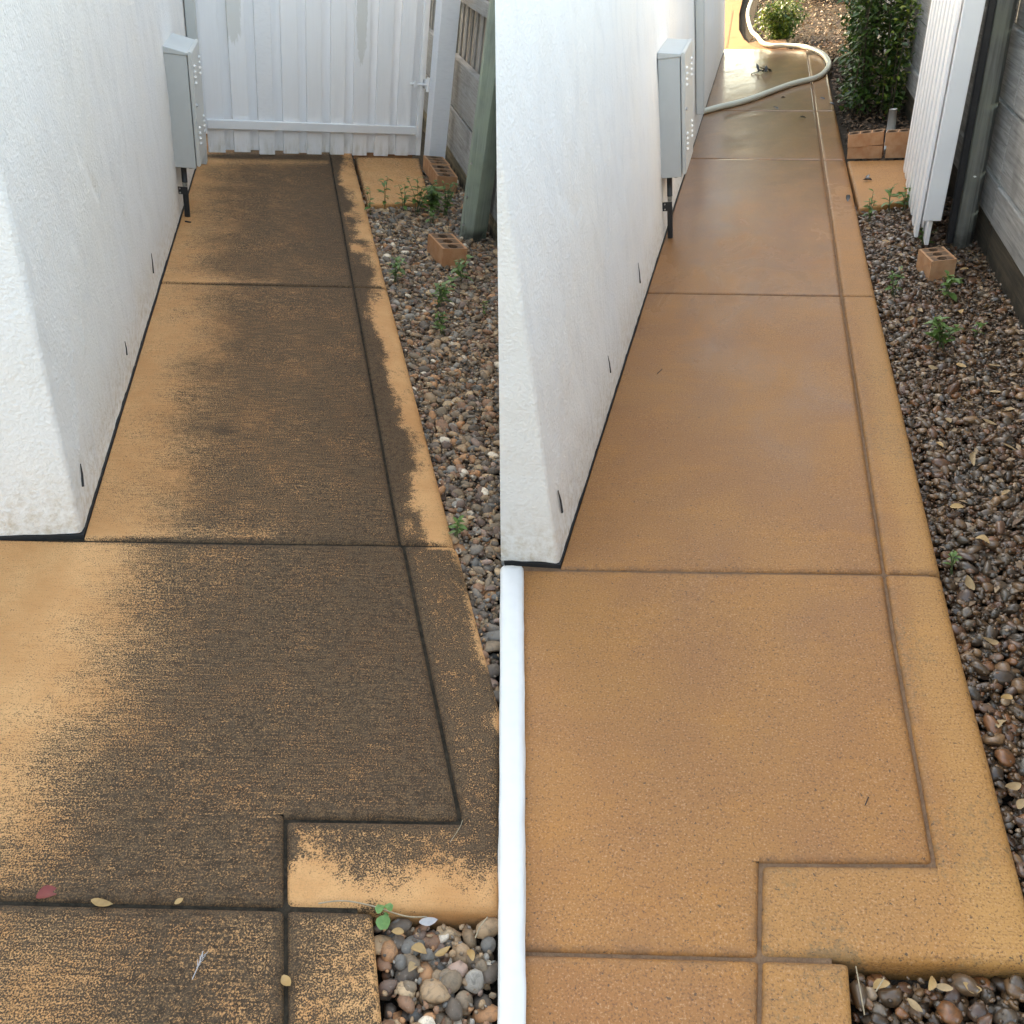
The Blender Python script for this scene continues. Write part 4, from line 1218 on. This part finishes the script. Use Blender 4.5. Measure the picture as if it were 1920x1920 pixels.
# fallen leaves one can pick out
fallen_n = [0]
def fallen(Mx, x, y, z, L, W, mat, label, group, seed):
    rg = random.Random(seed)
    v, f = leaf_np(L, W, rg.uniform(0.3, 1.0), rg.uniform(-0.6, 0.35), 6)
    v[:, 1] += 0.18 * L * np.sin(v[:, 0] / L * 3.0) * rg.uniform(-1, 1)
    v[:, 2] += RNG.normal(0, 0.03 * W, len(v))
    o = me_obj('fallen_leaf', mesh_np('fallen_leaf', v, f, M[mat], True))
    place(o, Mx, (x, y, z), rg.uniform(0, 6.28), Matrix.Rotation(rg.uniform(-.35, .35), 4, 'Y') @ Matrix.Rotation(rg.uniform(-.35, .35), 4, 'X'))
    tag(o, label, 'leaf', group)
    return o
o = fallen(ML, 0.105, -1.032, 0.006, 0.036, 0.014, 'red_leaf', 'small red leaf in the cross joint near the left edge', 'single fallen leaves', 1); place(o, ML, (0.105, -1.032, 0.004), 0.2)
o = fallen(ML, 0.20, -1.05, 0.006, 0.036, 0.008, 'gold_leaf', 'curled yellow leaf in the cross joint beside the red one', 'single fallen leaves', 2); place(o, ML, (0.196, -1.052, 0.004), -0.15)
o = fallen(ML, 0.34, -1.077, 0.006, 0.016, 0.006, 'gold_leaf', 'tiny yellow leaf in the middle of the lowest cross joint', 'single fallen leaves', 3); place(o, ML, (0.336, -1.079, 0.003), 0.5)
o = fallen(ML, 0.528, -1.24, 0.006, 0.028, 0.009, 'gold_leaf', 'yellow leaf in the upright groove at the bottom edge', 'single fallen leaves', 4); place(o, ML, (0.522, -1.232, 0.002), -1.1)
GL = [(0.745, -1.215, 'gold_leaf', 0.045, 0.014, 'pale golden leaf on the near dry gravel, low left'), (0.735, -1.185, 'gold_leaf', 0.035, 0.013, 'orange curled leaf under the seedling'),
      (0.785, -1.235, 'gold_leaf', 0.045, 0.012, 'narrow brown leaf in the middle of the near dry gravel'), (0.735, -1.255, 'dry_leaf', 0.032, 0.013, 'cream leaf flat on the near dry gravel'),
      (0.765, -1.172, 'feather', 0.050, 0.013, 'silvery curled leaf beside the seedling'), (0.85, -1.255, 'gold_leaf', 0.045, 0.013, 'orange leaf at the right of the near dry gravel')]
for i, (x, y, mt, l, w, lab) in enumerate(GL): fallen(ML, x, y, -0.012, l * 0.68, w * 0.68, mt, lab, 'leaves on the near dry gravel', 20 + i)
rg = random.Random(3)
spots = [(1.09, 0.72), (1.13, 0.86), (1.17, 0.60), (1.20, 0.98), (1.06, 0.36), (1.26, 0.85), (1.30, 0.70), (1.33, 0.92), (1.11, 0.22), (1.15, 0.30), (1.19, 0.44), (1.12, 1.25), (1.24, 1.22), (1.34, 1.22), (1.07, 1.62),
         (1.15, 1.78), (1.31, 1.72), (1.38, 1.50), (1.40, 1.75), (1.12, 2.20), (1.35, 2.15), (1.40, 2.28), (1.10, 2.60), (1.17, 2.35), (1.42, 2.40), (1.28, 1.05), (1.05, 0.02), (1.10, -0.15), (1.08, -0.30), (1.06, -0.42), (1.05, -0.55), (1.03, -0.62)]
for i, (x, y) in enumerate(spots):
    fallen(MR, x + rg.uniform(-.02, .02), y + rg.uniform(-.02, .02), -0.014, rg.uniform(0.026, 0.048), rg.uniform(0.008, 0.013), 'dry_leaf' if i % 4 else 'gold_leaf', 'pale dry leaf scattered on the wet dark gravel along the washed path', 'dry leaves on the wet gravel', 60 + i)
for i, (x, y, lab) in enumerate([(0.775, -0.985, 'leftmost curled tan leaf under the edge strip in the near wet gravel'), (0.80, -1.005, 'second tan leaf from the left in the near wet gravel'), (0.835, -0.985, 'tan leaf in the middle of the near wet gravel'), (0.872, -0.975, 'upright curled tan leaf right of the middle in the near wet gravel'), (0.915, -0.968, 'rightmost tan leaf in the near wet gravel')]):
    fallen(MR, x, y, -0.014, rg.uniform(0.024, 0.034), rg.uniform(0.006, 0.009), 'dry_leaf' if i % 2 else 'gold_leaf', lab, 'dry leaves on the near wet gravel', 160 + i)
# small litter nobody could count
def litter(name, Mx, fn, n, size, mat, zr, label, tilt=0.35, fold=0.4):
    V = []; F = []; off = 0
    v0, f0 = leaf_np(1.0, 0.28, fold, 0.2, 2)
    cnt = 0
    while cnt < n:
        x, y = fn()
        s = random.uniform(*size)
        R3 = rotm(random.uniform(0, 6.28), random.gauss(0, tilt), random.gauss(0, tilt))
        V.append((v0 * s) @ R3.T + np.array((x, y, random.uniform(*zr)))); F.append(f0 + off); off += len(v0); cnt += 1
    ob = me_obj(name, mesh_np(name, np.concatenate(V), np.concatenate(F), mat, True), None, None, False, Mx)
    return tag(ob, label, name.replace('_', ' '), kind='stuff')
litter('leaf_litter', MR, lambda: (random.uniform(1.01, 1.48), min(3.1, random.triangular(-0.5, 3.1, 2.6))), 900, (0.012, 0.034), M['litter'], (-0.030, -0.010), 'small brown leaf litter over the wet gravel')
def mul():
    y = random.uniform(3.95, 8.6)
    return (random.uniform(1.04 + 0.007 * max(0, y - 2.4), 1.50), y)
litter('bark_mulch', MR, mul, 2600, (0.02, 0.05), M['mulch'], (-0.05, -0.015), 'dark bark mulch under the shrub')
def mul2():
    y = random.uniform(8.6, 15.0)
    return (random.uniform(0.30 + max(0, 9.6 - y) * 0.45, 2.4), y)
litter('bark_mulch', MR, mul2, 5200, (0.03, 0.06), M['litter'], (-0.05, -0.01), 'sunlit orange brown mulch at the far end')

# feather, twigs, crumbs on the grimy slabs
t = thing('feather', 'small white feather lying on the near grimy slab', 'feather', ML, (0.385, -1.195, 0.004), rad(60))
bm = bmesh.new(); add_tube(bm, [(-0.022, -0.003, 0.001), (0, 0, 0.002), (0.022, 0.006, 0.004)], 0.0008, 5); bm_obj('quill', bm, M['feather'], t)
for k in range(7):
    bm = bmesh.new(); x = -0.004 + k * 0.0035; s = 1 if k % 2 else -1
    add_tube(bm, [(x, 0.001, 0.002), (x + 0.008, s * 0.0045 + 0.002, 0.004)], [0.0009, 0.0003], 4); bm_obj('barb', bm, M['feather'], t)
def twig(Mx, pts, r, label, mat='twig'):
    bm = bmesh.new(); p0 = Vector(pts[0]); add_tube(bm, spline([Vector(p) - p0 for p in pts], 6), r, 5)
    o = bm_obj('twig', bm, M[mat], None, True); place(o, Mx, pts[0]); tag(o, label, 'twig', 'dry twigs')
twig(ML, [(0.585, -1.117, 0.004), (0.63, -1.120, 0.006), (0.68, -1.136, 0.004), (0.74, -1.160, -0.005), (0.78, -1.165, -0.01)], 0.0014, 'long thin straw running from the joint past the seedling')
twig(ML, [(0.86, -1.222, 0.0), (0.872, -1.205, 0.004), (0.89, -1.188, 0.0)], 0.0014, 'curved pale straw on the near dry gravel')
twig(ML, [(0.845, -1.03, 0.002), (0.87, -1.00, 0.002), (0.878, -0.985, 0.002)], 0.0007, 'hair thin straw on the dark corner of the edge strip')
twig(MR, [(0.722, -0.975, 0.0), (0.730, -1.05, 0.0)], 0.0012, 'upright straw in the near corner of wet gravel')
twig(MR, [(0.765, -0.985, 0.0), (0.75, -1.01, 0.0)], 0.0012, 'short slanting straw in the near corner of wet gravel')
twig(MR, [(0.145, 1.17, 0.002), (0.16, 1.21, 0.002)], 0.0012, 'tiny dark twig on the washed slab near the wall', 'black')
twig(MR, [(0.76, -0.66, 0.002), (0.768, -0.64, 0.002)], 0.0010, 'tiny dark twig above the groove on the near washed slab', 'black')
twig(ML, [(0.03, 2.66, 0.003), (0.06, 2.65, 0.003)], 0.004, 'small dark twig beside the wall below the left meter box', 'black')

# clump of wet debris and crumbs on the washed path
t = thing('wet_leaf_clump', 'black clump of wet leaves on the washed path far back', 'debris', MR, (0.455, 7.46, 0.0))
rg = random.Random(8)
for k in range(16):
    v, f = leaf_np(rg.uniform(0.05, 0.10), 0.016, 0.5, 0.2, 3)
    o = me_obj('leaf', mesh_np('leaf', v, f, M['black_leaf'], True), None, t)
    o.matrix_local = Matrix.Translation((rg.uniform(-.07, .07), rg.uniform(-.06, .06), 0.012)) @ Matrix.Rotation(rg.uniform(0, 6.28), 4, 'Z') @ Matrix.Rotation(rg.uniform(-0.9, 0.2), 4, 'Y')
for i, (x, y, lab) in enumerate(((0.96, 5.95, 'dark leaf crumb on the far edge strip, farther of two'), (0.99, 5.8, 'dark leaf crumb on the far edge strip, nearer of two'), (0.62, 6.2, 'dark leaf crumb just below the hose on the wet slab'), (0.60, 5.75, 'dark leaf crumb beside the far cross joint'),
        (0.80, 5.35, 'dark leaf crumb on the slab below the hose, near its groove'), (1.10, 3.62, 'left dark leaf crumb on the small pad, right yard'), (1.12, 3.58, 'right dark leaf crumb on the small pad, right yard'), (0.965, 3.2, 'dark leaf crumb on the edge strip beside the small pad'))):
    fallen(MR, x, y, 0.004, 0.05, 0.014, 'black_leaf', lab, 'dark crumbs on the washed concrete', 210 + i)

# ------------------------------------------------------------------ hose
hp = [(-0.10, 5.74), (0.10, 5.93), (0.341, 6.118), (0.691, 6.60), (0.92, 6.80), (1.025, 7.147), (1.055, 7.527), (1.013, 8.057), (0.873, 8.575), (0.70, 8.82), (0.534, 8.95), (0.428, 9.229), (0.359, 9.782), (0.269, 10.451), (0.18, 12.2), (0.2, 14.0), (0.3, 17.0)]
bm = bmesh.new()
add_tube(bm, spline([(x, y, 0.024) for x, y in hp], 8), 0.024, 12)
o = bm_obj('hose', bm, M['hose'], None, True, MR)
tag(o, 'cream garden hose looping across the wet path', 'hose')

# ------------------------------------------------------------------ shrubs
def shrub(name, Mx, loc, stems, leaves, lsize, mats, label, seed, shape):
    rg = random.Random(seed)
    t = thing(name, label, 'shrub', Mx, loc)
    tips = []
    for k in range(stems):
        (bx, by), (tx, ty, tz) = shape(rg)
        p = spline([(bx, by, -0.04), (bx * 0.6 + tx * 0.4, by * 0.6 + ty * 0.4, tz * 0.5), (tx, ty, tz)], 8)
        bm = bmesh.new(); add_tube(bm, p, [0.006 * (1 - 0.7 * i / len(p)) for i in range(len(p))], 5)
        bm_obj('stem', bm, M['bark'], t, True)
        tips.append(p)
    v0, f0 = leaf_np(1.0, 0.26, 0.3, 0.25, 2)
    for mi, (mt, frac) in enumerate(mats):
        V = []; F = []; off = 0
        for k in range(int(leaves * frac)):
            p = rg.choice(tips); q = p[rg.randint(int(len(p) * 0.12), len(p) - 1)]
            cl = 0.045
            pos = np.array(q) + np.array([rg.gauss(0, cl), rg.gauss(0, cl), rg.gauss(0, cl * 0.7)])
            s = lsize * rg.uniform(0.6, 1.25)
            V.append((v0 * s) @ rotm(rg.uniform(0, 6.28), rg.uniform(-0.7, 0.9), rg.uniform(-.7, .7)).T + pos); F.append(f0 + off); off += len(v0)
        ob = me_obj('foliage', mesh_np('foliage', np.concatenate(V), np.concatenate(F), M[mt], True), None, t)
        ob['kind'] = 'stuff'
    return t
def tall(w, d, h):
    def f(rg):
        bx, by = rg.uniform(-w, w) * 0.6, rg.uniform(-d, d) * 0.7
        return (bx, by), (bx + rg.uniform(-w, w) * 0.6, by + rg.uniform(-d, d) * 0.5, h * rg.uniform(0.6, 1.0))
    return f
def dome(w, h):
    def f(rg):
        a = rg.uniform(0, 6.28); r_ = w * math.sqrt(rg.random())
        return (0.25 * r_ * math.cos(a), 0.25 * r_ * math.sin(a)), (r_ * math.cos(a), r_ * math.sin(a), h * math.sqrt(max(0.05, 1 - (r_ / w) ** 2 * 0.8)) * rg.uniform(0.7, 1))
    return f
shrub('shrub', MR, (1.18, 5.75, 0), 26, 3600, 0.055, [('shrub', 0.9), ('shrub_y', 0.1)], 'tall dark green leafy shrub beside the washed path', 5, tall(0.13, 0.5, 1.15))
shrub('shrub', MR, (1.36, 5.35, 0), 16, 1900, 0.050, [('shrub', 0.62), ('shrub_y', 0.38)], 'yellow green leafy shrub next to the open gate', 6, tall(0.08, 0.25, 1.0))
shrub('shrub', MR, (0.62, 9.75, 0), 24, 2600, 0.05, [('shrub_y', 0.7), ('shrub', 0.3)], 'low feathery bright green shrub in the sun behind the hose', 7, dome(0.30, 0.42))
shrub('shrub', MR, (1.45, 8.3, 0), 20, 2400, 0.06, [('shrub', 0.85), ('shrub_y', 0.15)], 'dark shrub far back against the fence', 8, tall(0.2, 0.5, 1.3))
shrub('shrub', MR, (1.3, 13.6, 0), 60, 9000, 0.13, [('shrub', 0.6), ('shrub_y', 0.4)], 'tall broad green shrub behind the far mulch', 9, dome(1.2, 3.4))
shrub('shrub', MR, (3.4, 12.4, 0), 60, 8000, 0.13, [('shrub', 0.7), ('shrub_y', 0.3)], 'broad dark shrub right of the far mulch', 10, dome(1.4, 3.6))

# ------------------------------------------------------------------ unseen trees added beyond for the wet reflections, and the fence behind the closed gate
def tree(Mx, loc, height, rad_, nleaf, lsize, label, seed):  # added out of view: crowns hide bright low sky from the wet concrete
    rg = random.Random(seed)
    t = thing('tree', label, 'tree', Mx, loc, group='trees added beyond the yards')
    bm = bmesh.new()
    add_tube(bm, spline([(0, 0, -0.1), (0.1, 0.05, height * 0.25), (0.0, 0.1, height * 0.55)], 6), [0.16 - 0.006 * i for i in range(13)], 9)
    bm_obj('trunk', bm, M['bark'], t, True)
    cl = []
    for k in range(26):
        a = rg.uniform(0, 6.28); z = height * rg.uniform(0.28, 1.0)
        r_ = rad_ * math.sqrt(max(0.08, 1 - ((z / height - 0.6) / 0.45) ** 2)) * rg.uniform(0.3, 1.0)
        tip = Vector((r_ * math.cos(a), r_ * math.sin(a), z)); cl.append(tip)
        bm = bmesh.new(); add_tube(bm, spline([(0.02, 0.05, z * 0.5), (tip.x * 0.5, tip.y * 0.5, z * 0.78), tip], 4), [0.05, 0.045, 0.04, 0.036, 0.03, 0.026, 0.02, 0.015, 0.01], 6)
        bm_obj('limb', bm, M['bark'], t, True)
    v0, f0 = leaf_np(1.0, 0.28, 0.3, 0.25, 2)
    V = []; F = []; off = 0
    for k in range(nleaf):
        c_ = rg.choice(cl)
        pos = np.array(c_) + np.array([rg.gauss(0, rad_ * 0.17), rg.gauss(0, rad_ * 0.17), rg.gauss(0, rad_ * 0.15)])
        V.append((v0 * lsize * rg.uniform(0.6, 1.3)) @ rotm(rg.uniform(0, 6.28), rg.uniform(-0.8, 0.8), rg.uniform(-.8, .8)).T + pos); F.append(f0 + off); off += len(v0)
    cr = me_obj('crown', mesh_np('crown', np.concatenate(V), np.concatenate(F), M['shrub'], True), None, t)
    cr['kind'] = 'stuff'
tree(MR, (1.0, 18.0, 0), 8.0, 2.7, 18000, 0.24, 'large leafy tree added beyond the far shrubs, to be mirrored in the wet path', 40)
tree(MR, (5.2, 19.0, 0), 7.0, 2.5, 9000, 0.22, 'unseen leafy tree added beyond the fence of the right yard', 41)
tree(MR, (-2.0, 21.0, 0), 7.5, 1.8, 9000, 0.24, 'smaller open leafy tree added beyond the sunlit driveway to block sky glare', 42)
bf = thing('fence', 'grey green paling fence behind the closed gate, seen through the gap by its post', 'fence', ML, (0.2, 7.2, 0), math.atan(0.3))
for k in range(22):
    bm_obj('paling', box_bm(k * 0.104, k * 0.104 + 0.1, 0, 0.016, 0, 1.75, 0.002), M['green_post'], bf)
bm_obj('rail', box_bm(0, 2.28, -0.04, -0.001, 0.4, 0.48, 0.003), M['green_post'], bf)

nf = thing('fence', 'tall grey paling fence added unseen at the near end to shade the house end walls', 'fence', Matrix.Identity(4), (-2.6, -1.7, 0))  # added behind the camera, holds sky light off the house end walls
for k in range(50):
    bm_obj('paling', box_bm(k * 0.105, k * 0.105 + 0.101, 0, 0.018, -0.1 + abs(k * 0.105 - 2.6) * 0.14, 2.0 + (k % 3) * 0.006 + abs(k * 0.105 - 2.6) * 0.14, 0.002), M['wood_z'], nf)
for z in (0.45, 1.5):
    bm_obj('rail', box_bm(0, 5.25, 0.0185, 0.06, z + 0.2, z + 0.28, 0.003), M['wood_z'], nf)
